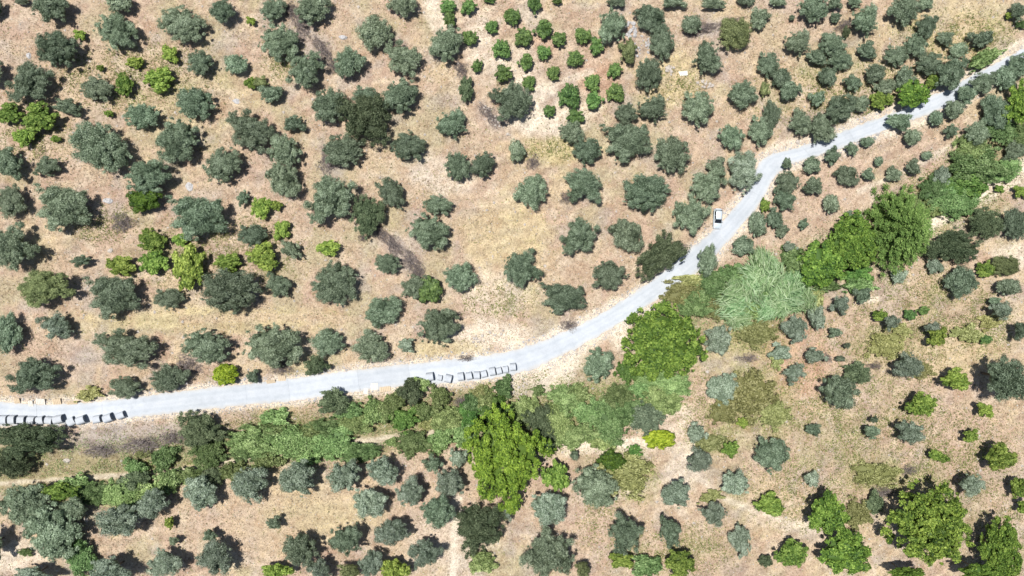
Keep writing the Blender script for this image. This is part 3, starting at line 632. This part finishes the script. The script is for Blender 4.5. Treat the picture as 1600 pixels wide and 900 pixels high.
for p in plants:
    best = None; same = [q for q in plants if q['noun'] == p['noun']]
    if len(same) > 1:
        for li, (ln, lx, ly) in enumerate(LAND):
            d = math.hypot(p['x'] - lx, p['y'] - ly)
            if d <= 14: continue
            s = sector(lx, ly, p['x'], p['y']); o = [i for _, i in tabs[(p['noun'], li, s)]].index(id(p))
            sc = d * (1 + 1.2 * o) + (0 if o < 3 else 250 * (o - 2)) + (0 if o < 6 else 1e4 * o)
            if best is None or sc < best[0]: best = (sc, o, s, ln)
        lab = f"{size_word(p, same)} {p['colr']} {p['noun']}, {ORD[best[1]]} one {DIRS[best[2]]} {best[3]}"
    else:
        lab = {'broady': 'huge yellow-green broadleaf tree in the gully below the road', 'pine': 'tall yellow-green pine tree beside the gully at the right',
               'mist': 'pale misty green bush above the lemon-yellow gully shrub'}[p['key']]
    if p['key'] == 'lemon': lab = 'bright lemon-yellow shrub on the verge above the road' if p['x'] < 800 else 'bright lemon-yellow shrub low in the gully below the road'
    if p['key'] == 'glossy': lab = 'deep green glossy shrub tucked under an olive tree' if p['x'] < 800 else 'deep green glossy shrub beside the weedy gully clearing'
    p['label'] = ' '.join(lab.split()); assert p['label'] not in used, p['label']; used.add(p['label'])

# ---- build the plants
def z_of(key, D):
    """height of the crown's middle and half its depth, in metres"""
    if key == 'weedy': return .25 + .10 * D, .30 + .15 * D
    if key in ('scrub', 'vivid', 'mist'): return .35 + .17 * D, .35 + .21 * D
    if key in ('lime', 'lemon', 'glossy'): return .5 + .22 * D, .30 + .24 * D
    if key == 'citrus': return .45 + .26 * D, .3 + .28 * D
    if key == 'broad': return 1.0 + .27 * D, .6 + .24 * D
    if key == 'broady': return 5.2, 4.4
    if key == 'dark': return .5 + .24 * D, .4 + .25 * D
    return .70 + .22 * D, .35 + .225 * D
R2 = random.Random(99)
for p in plants:
    sc = F / H; wm, hm = p['w'] / sc, p['h'] / sc; D = math.sqrt(wm * hm); key = p['key']
    if key == 'pine':
        x, y, z = ground_pt(1412, 357, 6.2)
        root = link('pine_tree', None, None, (x, y, z)); tag(root, p['label'], p['cat'])
        mb = MB(); mb.tube([(0, 0, -.3), (0, 0, 5), (.1, 0, 13.2)], [.34, .25, .05], 9); link('trunk', mb.mesh('trunk', M['bark'], True), root)
        c = link('crown', pine_mesh(), root); c.scale = (1.08, 1.32, 1); continue
    if key == 'brush':
        x, y, z = ground_pt(p['x'], p['y'], .2)
        o = link(p['name'], BRUSH[R2.randrange(4)], None, (x, y, z)); o.scale = (wm / 2, hm / 2, .7 + .06 * D); o.rotation_euler.z = -math.radians(p['rot'])
        tag(o, p['label'], p['cat'], p['grp']); continue
    hc, rz = z_of(key, D)
    if p['key'] in ('olive', 'silver'): k = R2.uniform(.88, 1.14); hc *= k; rz *= k
    tall = max(0, min(1, (p['y'] - 640) / 120)) * .75 * (p['x'] < 1150) + max(0, min(1, (p['x'] - 1180) / 220)) * max(0, min(1, (p['y'] - 430) / 80)) * 1.5
    if key in ('olive', 'silver', 'lime', 'broad', 'yolive'): g_ = 1 + tall * (.35 if D > 9 else 1); hc = min(hc * g_, 7.5); rz *= 1 + (g_ - 1) * .35
    if p['x'] > 1530 and 560 < p['y'] < 620 and p['w'] > 60: hc, rz = 8.0, 4.0
    x, y, z = ground_pt(p['x'], p['y'], hc)
    tabl = POOL[key]; D0, ms, ts = min(tabl, key=lambda t: abs(math.log(t[0] / max(D, .5))))
    root = link(p['name'], None, None, (x, y, z)); tag(root, p['label'], p['cat'], p['grp'])
    q = R2.randrange(4); rot = -math.radians(p['rot']) + R2.uniform(-.12, .12)
    c = link('crown' if p['cat'] == 'tree' else 'foliage', R2.choice(ms), root, (0, 0, hc))
    a, b = (wm / 2, hm / 2) if q % 2 == 0 else (hm / 2, wm / 2)
    kk = .94 if key in ('olive', 'silver', 'yolive') else 1.10 if key in ('scrub', 'weedy', 'vivid') else 1.0
    c.scale = (a * kk, b * kk, rz); c.rotation_euler.z = rot + q * math.pi / 2
    t = link('trunk' if p['cat'] == 'tree' else 'stem', R2.choice(ts), root); t.scale = (max(.7, D * .30),) * 2 + (hc + rz * .35,)
    t.rotation_euler.z = R2.uniform(0, 6.28)

# giant cane thicket: leaning stalks with long arching blades
def cane_mesh(seed, n=380):
    r = np.random.default_rng(seed); V = []; A = []
    for i in range(n):
        a = r.random() * 6.283; rad = math.sqrt(r.random()); bx, by = rad * math.cos(a) * 1.5, rad * math.sin(a) * 1.5
        hd = r.normal(.5, .5); L = r.uniform(.8, 2.1); w_ = r.uniform(.035, .08); z0 = r.uniform(.2, 3.6); lv = np.clip(r.normal(.55, .22), 0, 1)
        d = np.array([math.cos(hd), math.sin(hd)]) * (1 if r.random() < .8 else -1); s = np.array([-d[1], d[0]])
        pts = [np.r_[np.array([bx, by]) + d * L * t, z0 + .5 * L * t - .62 * L * t * t] for t in (0, .4, .75, 1.)]
        ws = [w_ * .6, w_, w_ * .7, .006]
        for k in range(3):
            for (pp, ww, sg) in ((pts[k], ws[k], -1), (pts[k], ws[k], 1), (pts[k + 1], ws[k + 1], 1), (pts[k + 1], ws[k + 1], -1)):
                V.append((pp[0] + s[0] * ww * sg, pp[1] + s[1] * ww * sg, pp[2])); A.append(lv)
    return mesh_np('cane_leaves', V, np.arange(len(V)).reshape(-1, 4), [M['cane']], attr=A)
def cane_stalks(seed):
    r = random.Random(seed); mb = MB()
    for i in range(16):
        a = r.uniform(0, 6.28); s = r.uniform(.1, 1.4); b = Vector((math.cos(a) * s, math.sin(a) * s, -.1))
        mb.tube([b, b + Vector((r.uniform(0, .5), r.uniform(0, .4), r.uniform(2.2, 3.2)))], [.03, .015], 4)
    return mb.mesh('cane_stalks', M['cane'])
CL = [cane_mesh(i) for i in range(4)]; CS = [cane_stalks(i) for i in range(2)]
cane = link('cane_thicket', None, None, ground_pt(1190, 462)); tag(cane, 'pale mint-green thicket of giant cane with long arching blades', 'reeds')
cb = Vector(cane.location)
CPOLY = [(1114,500),(1128,472),(1154,450),(1172,420),(1192,408),(1212,414),(1224,436),(1264,440),(1260,468),(1234,490),(1204,484),(1168,500),(1134,508)]
def inside(px, py, P):
    c = False
    for (x1, y1), (x2, y2) in zip(P, P[1:] + P[:1]):
        if (y1 > py) != (y2 > py) and px < (x2 - x1) * (py - y1) / (y2 - y1) + x1: c = not c
    return c
for i in range(64):
    while True:
        px, py = R2.uniform(1100, 1275), R2.uniform(398, 516)
        if inside(px + R2.gauss(0, 5), py + R2.gauss(0, 5), CPOLY) and vnoise(np.array([px / 16.]), np.array([py / 16.]), 5)[0] > .42: break
    x, y, z = ground_pt(px, py, 2.0); o = link('cane_clump', CL[i % 4], cane); o.location = Vector((x, y, z)) - cb
    o.rotation_euler.z = R2.gauss(.2, .6); q = R2.uniform(.75, 1.25); o.scale = (q, q, R2.uniform(.6, 1.3))
    if i % 3 == 0: s = link('stalks', CS[i % 2], o)

# ------------------------------------------------------------------ dry grass, weeds and stones: what nobody could count
TRK = np.concatenate([np.stack(px2w(*resample(p, 6).T), 1) for p in ([(-20,760),(120,752),(220,745),(300,735),(400,715),(470,705),(560,692),(640,683),(720,672)],
 [(715,775),(712,830),(708,910)],[(1600,255),(1530,310),(1440,365)],[(1075,700),(1075,730),(1130,780),(1220,810)],[(820,625),(850,600),(880,575)],[(880,697),(1010,690)])])
def ok_mask(x, y): return (dist_to(RCW, x, y) > 3.0) & (dist_to(TRK, x, y) > .9)
def tufts(name, n, mat, hmin, hmax, wmax, dens=None, seed=1, blades=3, mean=.5):
    r = np.random.default_rng(seed)
    x = r.uniform(-116, 116, n); y = r.uniform(-66, 66, n); keep = ok_mask(x, y)
    if dens is not None: keep &= dens(x, y) > r.random(n)
    x, y = x[keep], y[keep]; n = len(x); z = terrain(x, y)
    vs = []; at = []
    cv = np.clip(r.normal(mean, .30, n), 0, 1)
    for b in range(blades):
        a = r.random(n) * 6.283; L = r.uniform(hmin, hmax, n); ln = r.uniform(.4, 1.2, n); wd = r.uniform(.4, 1, n) * wmax
        ca, sa = np.cos(a), np.sin(a)
        p0 = np.stack([x - sa * wd, y + ca * wd, z - .01], 1); p1 = np.stack([x + sa * wd, y - ca * wd, z - .01], 1)
        p2 = np.stack([x + ca * L * ln, y + sa * L * ln, z + L * .8], 1)
        vs.append(np.stack([p0, p1, p2], 1)); at.append(np.clip(cv + r.normal(0, .12, n), 0, 1))
    V = np.concatenate(vs).reshape(-1, 3); A = np.repeat(np.concatenate(at), 3)
    o = link(name, mesh_np(name, V, np.arange(len(V)).reshape(-1, 3), [mat], attr=A)); o['kind'] = 'stuff'; return o
dens_g = lambda x, y: np.clip((fbm(x / 7, y / 7, 77, 3) - .36) * 4, .12, 1)
tufts('dry_grass', 130000, M['straw'], .12, .34, .10, dens_g, 1)
GP = [(860,235,50,18),(975,745,52,42),(1180,625,62,62),(1175,525,52,30),(1120,692,44,20),(1385,545,60,34),(1370,742,52,30),(1320,710,50,40),(1510,525,60,40),(160,350,60,30),(440,90,30,40),
      (1050,135,50,30),(210,120,120,50),(60,215,60,40),(340,400,120,60),(1450,460,80,40),(1540,500,50,60),(1110,640,50,60),(250,735,120,16),(780,470,60,30),(1210,480,50,60),(1500,60,90,40),(1330,150,150,60),(1400,640,80,60),(680,650,110,40),(900,640,110,60),(1500,300,90,60),(450,680,120,34),(1300,640,120,80),(1250,760,90,60),(1480,720,110,80),(1420,520,140,60),(1050,860,110,40),(1560,830,50,70),(940,800,40,60)]
def dens_w(x, y):
    px = x * F / H + 800; py = -y * F / H + 450; d = np.zeros_like(x)
    for (a, b, c, e) in GP: d = np.maximum(d, np.clip(1.3 - np.hypot((px - a) / c, (py - b) / e), 0, 1))
    return np.maximum(d * .8, .025)
tufts('green_weeds', 170000, M['weed'], .15, .45, .10, dens_w, 2)
def undergrowth(name, n, mat, dens, seed, hmax, leaf):
    r = np.random.default_rng(seed); x = r.uniform(-114, 114, n); y = r.uniform(-65, 65, n)
    k = ok_mask(x, y) & (dens(x, y) > r.random(n)); x, y = x[k], y[k]; n = len(x)
    hgt = np.clip((fbm(x / 1.1, y / 1.1, seed + 200, 2) - .3) * 2, .08, 1) * hmax
    p = np.stack([x, y, terrain(x, y) + hgt * r.uniform(.35, 1, n)], 1)
    nr = unit(n, r); nr[:, 2] = abs(nr[:, 2]) + .5; nr /= np.linalg.norm(nr, axis=1, keepdims=True)
    t = np.cross(nr, unit(n, r)); t /= np.linalg.norm(t, axis=1, keepdims=True); b = np.cross(nr, t)
    Lf = leaf * r.uniform(.6, 1.4, n)[:, None]
    q = np.stack([p - t * Lf, p + b * Lf * .5, p + t * Lf, p - b * Lf * .5], 1).reshape(-1, 3)
    o = link(name, mesh_np(name, q, np.arange(n * 4).reshape(-1, 4), [mat], attr=np.repeat(np.clip(r.normal(.5, .27, n), 0, 1), 4))); o['kind'] = 'stuff'
GULW = np.stack(px2w(*resample(GUL, 6).T), 1)
def dens_gully(x, y):
    d = dist_to(GULW, x, y); return np.clip(1.35 - d / 7.0, 0, 1) * np.clip((fbm(x / 3, y / 3, 301, 3) - .33) * 5, 0, 1)
undergrowth('gully_undergrowth', 560000, M['scrub'], dens_gully, 401, .9, .13)
def dens_weeds(x, y): return dens_w(x, y) * np.clip((fbm(x / 2.4, y / 2.4, 311, 3) - .40) * 6, 0, 1) * 1.3
undergrowth('low_weeds', 800000, M['groundweed'], dens_weeds, 402, .4, .14)
def pebbles(n, seed):
    r = np.random.default_rng(seed); x = r.uniform(-114, 114, n); y = r.uniform(-65, 65, n); k = ok_mask(x, y); x, y = x[k], y[k]; n = len(x)
    s = r.uniform(.05, .17, n) * (1 + (r.random(n) < .06) * 1.2); z = terrain(x, y)
    v = OCT[None] * s[:, None, None] * r.uniform(.6, 1.3, (n, 6, 1)) * np.array([1, 1, .6]) + np.stack([x, y, z + s * .15], 1)[:, None]
    f = (OCTF[None] + (np.arange(n) * 6)[:, None, None]).reshape(-1, 3)
    o = link('field_stones', mesh_np('field_stones', v.reshape(-1, 3), f, [M['stone']])); o['kind'] = 'stuff'
pebbles(16000, 4)
def verge_gravel(n, seed):
    r = np.random.default_rng(seed); i = r.integers(0, len(RD), n); sd = r.random(n) < .5; off = np.abs(r.normal(0, 5, n)) + 0.5
    ux, uy, lx, ly = RD[i].T; dx, dy = lx - ux, ly - uy; L = np.hypot(dx, dy); dx /= L; dy /= L
    px = np.where(sd, ux - dx * off, lx + dx * off) + r.normal(0, 4, n); py = np.where(sd, uy - dy * off, ly + dy * off) + r.normal(0, 1.2, n)
    x, y = px2w(px, py); s_ = r.uniform(.04, .13, n) * (1 + (r.random(n) < .08) * 1.5); z = terrain(x, y) + .03
    v = OCT[None] * s_[:, None, None] * r.uniform(.6, 1.3, (n, 6, 1)) * np.array([1, 1, .7]) + np.stack([x, y, z], 1)[:, None]
    f = (OCTF[None] + (np.arange(n) * 6)[:, None, None]).reshape(-1, 3)
    o = link('verge_gravel', mesh_np('verge_gravel', v.reshape(-1, 3), f, [M['greystone']])); o['kind'] = 'stuff'
verge_gravel(9000, 8)

# ------------------------------------------------------------------ rocks and rubble
def rock_mesh(seed, mat):
    r = np.random.default_rng(seed); n = 26
    import bmesh
    bm = bmesh.new(); bmesh.ops.create_icosphere(bm, subdivisions=2, radius=1)
    cuts = unit(9, r); offs = r.uniform(.55, .9, 9)
    for v in bm.verts:
        c = np.array(v.co)
        for d, o in zip(cuts, offs):
            k = c @ d - o
            if k > 0: c = c - d * k
        v.co = c * (1 + r.normal(0, .03))
    me = bpy.data.meshes.new('rock'); bm.to_mesh(me); bm.free(); me.materials.append(mat); return me
RK = [rock_mesh(i, M['stone']) for i in range(4)]; RG = [rock_mesh(i + 10, M['greystone']) for i in range(4)]
def rock(px, py, w_, h_, pool_, label, hz=.35):
    x, y, z = ground_pt(px, py); o = link('rock', R2.choice(pool_), None, (x, y, z + .02)); o.scale = (w_ / 2 / 7.33, h_ / 2 / 7.33, hz); o.rotation_euler.z = 0
    return tag(o, label, 'rock', 'pale rocks lying in the fields')
for a in [(45,87,8,13,RG,'pale grey rock above the broad olive near the top left corner'),(370,158,15,10,RG,'flat bluish-grey rock between olives in the upper left field'),
 (168,314,17,10,RG,'flat grey rock right of a broad olive in the left field'),(296,291,15,17,RG,'squarish pale grey rock above a very broad olive'),
 (172,391,10,9,RK,'small pale rock left of the lime-green shrubs'),(536,59,16,9,RG,'flat pale rock beside the upper dead brush strip'),
 (105,720,14,9,RK,'pale pinkish rock on the bank below the road'),(1246,221,9,9,RK,'small pinkish-white rock just above the road by the bend'),
 (1105,581,7,6,RK,'small white rock at the edge of the pale clearing'),(790,668,9,8,RG,'grey rock in the green gully scrub'),(135,812,10,9,RK,'small pale rock at the dark foot of the largest lower left olive')]: rock(*a)
def heap(name, label, spots, pool_, base):
    x, y, z = ground_pt(*base); t = link(name, None, None, (x, y, z)); tag(t, label, 'rubble')
    for (px, py, s) in spots:
        a, b, c = ground_pt(px, py); o = link('stone', R2.choice(pool_), t); o.location = (a - x, b - y, c - z + s * .25)
        o.scale = (s * R2.uniform(.8, 1.2), s * R2.uniform(.7, 1.1), s * .7); o.rotation_euler.z = R2.uniform(0, 6)
def scat(cx, cy, rx, ry, n, lo, hi, rot=0):
    out = []
    for _ in range(n):
        a = R2.uniform(0, 6.28); r = math.sqrt(R2.random()); u, v = rx * r * math.cos(a), ry * r * math.sin(a)
        out.append((cx + u * math.cos(rot) - v * math.sin(rot), cy + u * math.sin(rot) + v * math.cos(rot), R2.uniform(lo, hi)))
    return out
heap('rubble_pile', 'pile of pale grey rubble beside a dark upright olive tree', scat(985, 47, 10, 12, 20, .25, .6), RG, (985, 47))
heap('rubble_pile', 'loose grey stones scattered down between two upright olive trees', scat(1003, 72, 12, 22, 26, .15, .42), RG, (1003, 72))
heap('stone_heap', 'pinkish-white stone heap left of the old white board', scat(1047, 110, 9, 8, 18, .2, .5), RK, (1047, 110))
heap('stone_heap', 'curved row of pinkish stones right of the old white board', scat(1100, 131, 16, 6, 22, .18, .42, .35), RK, (1100, 131))
heap('stone_heap', 'line of stones from a collapsed wall in the upper field', scat(772, 185, 6, 40, 30, .15, .4, -.7), RK, (772, 185))
heap('stone_heap', 'spoil stones spilling down the white slope below the road', scat(812, 608, 14, 18, 22, .15, .42), RK, (812, 608))
heap('stone_heap', 'broken pale stones on the cut bank above the road', scat(760, 527, 26, 9, 24, .15, .4, -.2), RK, (760, 527))
x, y, z = ground_pt(1068, 115); o = link('board', None, None, (x, y, z + .12)); tag(o, 'old white board lying between two stone heaps', 'board')
mb = MB(); mb.box((0, 0, 0), (1.7, .95, .05), .1); bevel(link('panel', mb.mesh('panel', M['sheet']), o), .01)
mb = MB(); mb.box((-.9, .1, .02), (.28, .7, .09), .5); link('batten', mb.mesh('batten', M['timberpale']), o)

# ------------------------------------------------------------------ precast concrete sections lying on the road's lower edge
def section_mesh(wd, ht, ln, th, ex, n=14):
    """hollow arched shell, open at both ends, axis along x"""
    prof = lambda a, w_, h_: (math.copysign(abs(math.cos(a)) ** (2 / ex), math.cos(a)) * w_, max(0, math.sin(a)) ** (2 / ex) * h_)
    vs = []; fs = []
    for xx in (-ln / 2, ln / 2):
        for (w_, h_) in ((wd / 2, ht), (wd / 2 - th, ht - th)):
            for i in range(n + 1): p = prof(math.pi * i / n, w_, h_); vs.append((xx, p[0], p[1]))
    m = n + 1; o0, i0_, o1, i1 = 0, m, 2 * m, 3 * m
    for i in range(n):
        fs += [(o0 + i, o0 + i + 1, o1 + i + 1, o1 + i), (i0_ + i, i1 + i, i1 + i + 1, i0_ + i + 1), (o0 + i, i0_ + i, i0_ + i + 1, o0 + i + 1), (o1 + i, o1 + i + 1, i1 + i + 1, i1 + i)]
    for i in (0, n): fs.append((o0 + i, o1 + i, i1 + i, i0_ + i))
    return vs, fs
def section(px, py, wpx, lpx, ht, yaw, ex, label, grp):
    wd, ln = wpx / 7.33, lpx / 7.33
    x, y, z = ground_pt(px, py); t = link('concrete_section', None, None, (x, y, road_z(x, y) + .004)); t.rotation_euler.z = math.radians(yaw)
    tag(t, label, 'concrete section', grp)
    mb = MB(); mb.add(*section_mesh(wd, ht, ln, .10, ex)); link('shell', mb.mesh('shell', M['concrete']), t)
    mb = MB()                                   # thickened rim at the socket end
    v, f = section_mesh(wd + .05, ht + .025, .14, .125, ex); mb.add([(a + ln / 2 - .081, b, c) for a, b, c in v], f); link('rim', mb.mesh('rim', M['concrete']), t)
for i, (px, py, wp, lp, ht, yaw) in enumerate([(2,655,13,10,1.15,0),(14,655,14,10,1.2,0),(27,655,14,10,1.25,2),(42,656,14,11,1.2,0),(57,656,13,11,1.15,-4),(71,656,13,11,1.15,10),(85,656,12,11,1.2,-8),(102,654,13,14,1.5,12),
   (119,658,13,12,.9,28),(137,655,13,13,1.6,20),(160,654,12,11,1.2,12),(178,652,13,13,1.4,20),(197,648,11,11,1.2,22)]):
    section(px - lp * .5 + 1, py, wp, lp, ht, yaw, 3.2, f'pale concrete section with dark open end, {["first","second","third","fourth","fifth","sixth","seventh","eighth","ninth","tenth","eleventh","twelfth","last"][i]} from the left edge', 'concrete sections in a row at the left end of the road')
for i, (px, py, wp, lp, ht, yaw) in enumerate([(678,588,13,11,1.5,8),(691,590,9,7,.7,-10),(706,591,13,10,1.35,-14),(725,588,13,9,1.35,8),(738,587,12,9,1.2,12),(750,586,12,9,1.25,2),(761,584,11,9,1.1,14),(774,580,13,9,1.4,10),(784,579,11,8,1.05,14),(794,577,11,8,.9,8),(806,573,12,9,1.4,6)]):
    section(px - lp * .5, py, wp, lp, ht, yaw, 3.0, f'pale arched concrete shell, {["first","second","third","fourth","fifth","sixth","seventh","eighth","ninth","tenth","last"][i]} from the left in the middle road row', 'arched concrete shells in the middle road row')

# timber panels, pallets
def timber(name, px, py, wp, hp, nb, yaw, tilt, mat, label, part='plank', grp=None, cat='timber'):
    x, y, z = ground_pt(px, py); t = link(name, None, None, (x, y, z + .14 + abs(math.sin(tilt)) * hp / 14.66)); t.rotation_euler = (tilt, 0, math.radians(yaw)); tag(t, label, cat, grp)
    W, Hh = wp / 7.33, hp / 7.33; bw = W / nb; me = None
    for k in range(nb):
        if me is None:
            mb = MB(); mb.box((0, 0, 0), (bw * .86, Hh, .035)); me = mb.mesh(part, mat)
        o = link(part, me, t); o.location = (-W / 2 + bw * (k + .5), R2.uniform(-.04, .04), R2.uniform(0, .012))
    for s in (-.36, .36):
        mb = MB(); mb.box((0, s * Hh, -.055), (W, .09, .06)); link('batten', mb.mesh('batten', mat), t)
g = 'timber formwork panels on the upper verge'
timber('timber_panel', 28, 626, 9, 9, 4, 0, .35, M['timber'], 'tan timber panel on the verge, first from the left', grp=g)
timber('timber_panel', 49, 630, 7, 9, 3, 0, .2, M['timberpale'], 'bleached narrow timber panel on the verge, second from the left', grp=g)
timber('timber_panel', 65, 627, 14, 10, 6, -4, .3, M['timberpale'], 'wide bleached timber panel on the verge, third from the left', grp=g)
timber('timber_panel', 90, 627, 13, 10, 5, 3, .3, M['timber'], 'yellowish timber panel on the verge, fourth from the left', grp=g)
timber('timber_panel', 114, 629, 16, 6, 8, 2, .5, M['timber'], 'slatted timber panel on the verge, fifth from the left', grp=g)
timber('timber_panel', 441, 591, 12, 8, 4, 5, .2, M['timber'], 'tan timber panel alone on the verge below an olive', grp=g)
timber('timber_panel', 424, 596, 14, 6, 7, 6, .5, M['timber'], 'picket-like timber strip beside the lone tan panel', grp=g)
timber('pallet', 585, 604, 11, 11, 5, 0, 0, M['timberpale'], 'bleached wooden pallet on the lower road edge', 'slat', cat='pallet')
timber('pallet', 572, 611, 9, 7, 4, 80, 0, M['timberpale'], 'small pale pallet just left of the bleached pallet', 'slat', cat='pallet')
timber('timber_panel', 602, 608, 17, 8, 6, 5, .1, M['timber'], 'tan timber panel right of the bleached pallet', cat='timber')
x, y, z = ground_pt(147, 667); o = link('stone_slab', RK[2], None, (x, y, z)); o.scale = (.8, .65, .3); tag(o, 'cream flat stone slab below the left concrete row', 'slab')

# ------------------------------------------------------------------ the parked car
def build_car():
    paint = plain_mat('silver_paint', (.58, .65, .70), .35, .15, var=.02, spec=.6)
    glass = plain_mat('dark_glass', (.015, .02, .025), .08, var=.05, spec=.7); rub = plain_mat('tyre_rubber', (.02, .02, .02), .8)
    alloy = plain_mat('alloy', (.45, .45, .46), .35, .8); lampm = plain_mat('lamp_glass', (.75, .76, .76), .1, spec=.8); red = plain_mat('tail_lamp', (.35, .02, .02), .2)
    trim = plain_mat('dark_trim', (.03, .03, .032), .6)
    x, y, z = ground_pt(1121.5, 341.5, .7); car = link('car', None, None, (x, y, tz(x, y) + .02)); tag(car, 'silver hatchback car parked on the verge beside the white road', 'car')
    car.rotation_euler.z = math.radians(-3)
    # stations along y (front at -y): y, half width at sill, half width at belt, sill z, belt z
    st = [(-2.13, .52, .50, .34, .56), (-2.05, .74, .68, .24, .68), (-1.75, .86, .80, .20, .80), (-1.2, .89, .84, .18, .92), (-.75, .89, .86, .18, .98), (.4, .89, .87, .18, 1.0), (1.3, .89, .86, .18, 1.0), (1.85, .87, .82, .22, .98), (2.05, .80, .74, .28, .92), (2.12, .66, .62, .38, .80)]
    vs = []; fs = []
    for (yy, a, b, z0, z1) in st:
        zm = (z0 + z1) / 2
        half = [(a * .9, z0), (a, z0 + .12), (a * 1.0, zm), (b, z1 - .05), (b * .88, z1), (0, z1 + .03)]
        row = [(xx, yy, zz) for xx, zz in half] + [(-xx, yy, zz) for xx, zz in half[-2::-1]]
        vs += row
    m = len(row)
    for i in range(len(st) - 1):
        for j in range(m - 1): fs.append((i * m + j, i * m + j + 1, (i + 1) * m + j + 1, (i + 1) * m + j))
        fs.append((i * m + m - 1, i * m, (i + 1) * m, (i + 1) * m + m - 1))
    fs.append(tuple(range(m))); fs.append(tuple((len(st) - 1) * m + j for j in range(m - 1, -1, -1)))
    mb = MB(); mb.add(vs, [f[::-1] for f in fs]); body = link('body', mb.mesh('body', paint, True), car)
    # cabin: belt rectangle to roof rectangle; glass panes fill the four sides
    B = [(-.78, -.95, .99), (.78, -.95, .99), (.80, 1.85, .99), (-.80, 1.85, .99)]; T = [(-.58, -.18, 1.47), (.58, -.18, 1.47), (.60, 1.50, 1.46), (-.60, 1.50, 1.46)]
    mb = MB(); mb.add([(a * .985, b, c - .02) for a, b, c in B] + [(a * .985, b, c - .03) for a, b, c in T], [(0, 1, 5, 4), (1, 2, 6, 5), (2, 3, 7, 6), (3, 0, 4, 7)]); link('cabin_glass_liner', mb.mesh('liner', trim), car)
    def pane(name, i, j, u0, u1, v0, v1, mat, off=.012):
        P = lambda u, v: (Vector(B[i]).lerp(Vector(B[j]), u)).lerp(Vector(T[i]).lerp(Vector(T[j]), u), v)
        q = [P(u0, v0), P(u1, v0), P(u1, v1), P(u0, v1)]; nn = (q[1] - q[0]).cross(q[3] - q[0]).normalized()
        mb = MB(); mb.add([p + nn * off for p in q] + [p for p in q], [(0, 1, 2, 3), (4, 7, 6, 5), (0, 4, 5, 1), (1, 5, 6, 2), (2, 6, 7, 3), (3, 7, 4, 0)]); return link(name, mb.mesh(name, mat), car)
    pane('windshield', 0, 1, .05, .95, .06, .95, glass); pane('rear_window', 2, 3, .08, .92, .15, .92, glass)
    for (i, j, fl) in ((1, 2, 0), (3, 0, 1)):
        for (u0, u1) in ((.10, .47), (.51, .90)):
            if fl: u0, u1 = 1 - u1, 1 - u0
            pane('side_window', i, j, u0, u1, .08, .88, glass)
        for (u0, u1) in ((.0, .09), (.475, .505), (.91, 1.0)):
            if fl: u0, u1 = 1 - u1, 1 - u0
            pane('pillar', i, j, u0, u1, .0, 1.0, paint, .02)
    mb = MB(); rv = []
    for (yy, hw, zz) in ((-.24, .57, 1.45), (.0, .63, 1.50), (.6, .65, 1.535), (1.2, .64, 1.52), (1.62, .60, 1.45)):
        rv += [(-hw, yy, zz - .05), (-hw * .8, yy, zz - .005), (0, yy, zz + .02), (hw * .8, yy, zz - .005), (hw, yy, zz - .05), (0, yy, zz - .10)]
    rf = []
    for i in range(4):
        for j in range(6): rf.append((i * 6 + j, (i + 1) * 6 + j, (i + 1) * 6 + (j + 1) % 6, i * 6 + (j + 1) % 6))
    rf += [(0, 1, 2, 3, 4, 5), (29, 28, 27, 26, 25, 24)]; mb.add(rv, [f[::-1] for f in rf]); link('roof', mb.mesh('roof', paint, True), car)
    for sx in (-1, 1):
        for yy in (-1.32, 1.30):
            wh = link('wheel', None, car, (sx * .80, yy, .31)); mb = MB()
            mb.tube([(-.10, 0, 0), (.10, 0, 0)], .31, 20); link('tyre', mb.mesh('tyre', rub), wh)
            mb = MB(); mb.tube([(sx * .09, 0, 0), (sx * .115, 0, 0)], .20, 14); link('rim', mb.mesh('rim', alloy), wh)
        mb = MB(); mb.box((sx * .62, -2.01, .66), (.30, .16, .12), sx * .35); bevel(link('headlight', mb.mesh('headlight', lampm), car), .02)
        mb = MB(); mb.box((sx * .70, 2.04, .84), (.16, .12, .22)); bevel(link('tail_light', mb.mesh('tail', red), car), .02)
        mb = MB(); mb.box((sx * .98, -.62, 1.02), (.20, .10, .13)); bevel(link('mirror', mb.mesh('mirror', paint), car), .03)
        mb = MB(); mb.box((sx * .895, -.1, .42), (.025, 1.9, .08)); link('side_trim', mb.mesh('trim', trim), car)
    mb = MB(); mb.box((0, -2.13, .40), (1.0, .08, .16)); bevel(link('grille', mb.mesh('grille', trim), car), .02)
    mb = MB(); mb.box((0, -.93, 1.005), (1.3, .14, .02)); link('wiper_cowl', mb.mesh('cowl', trim), car)
build_car()
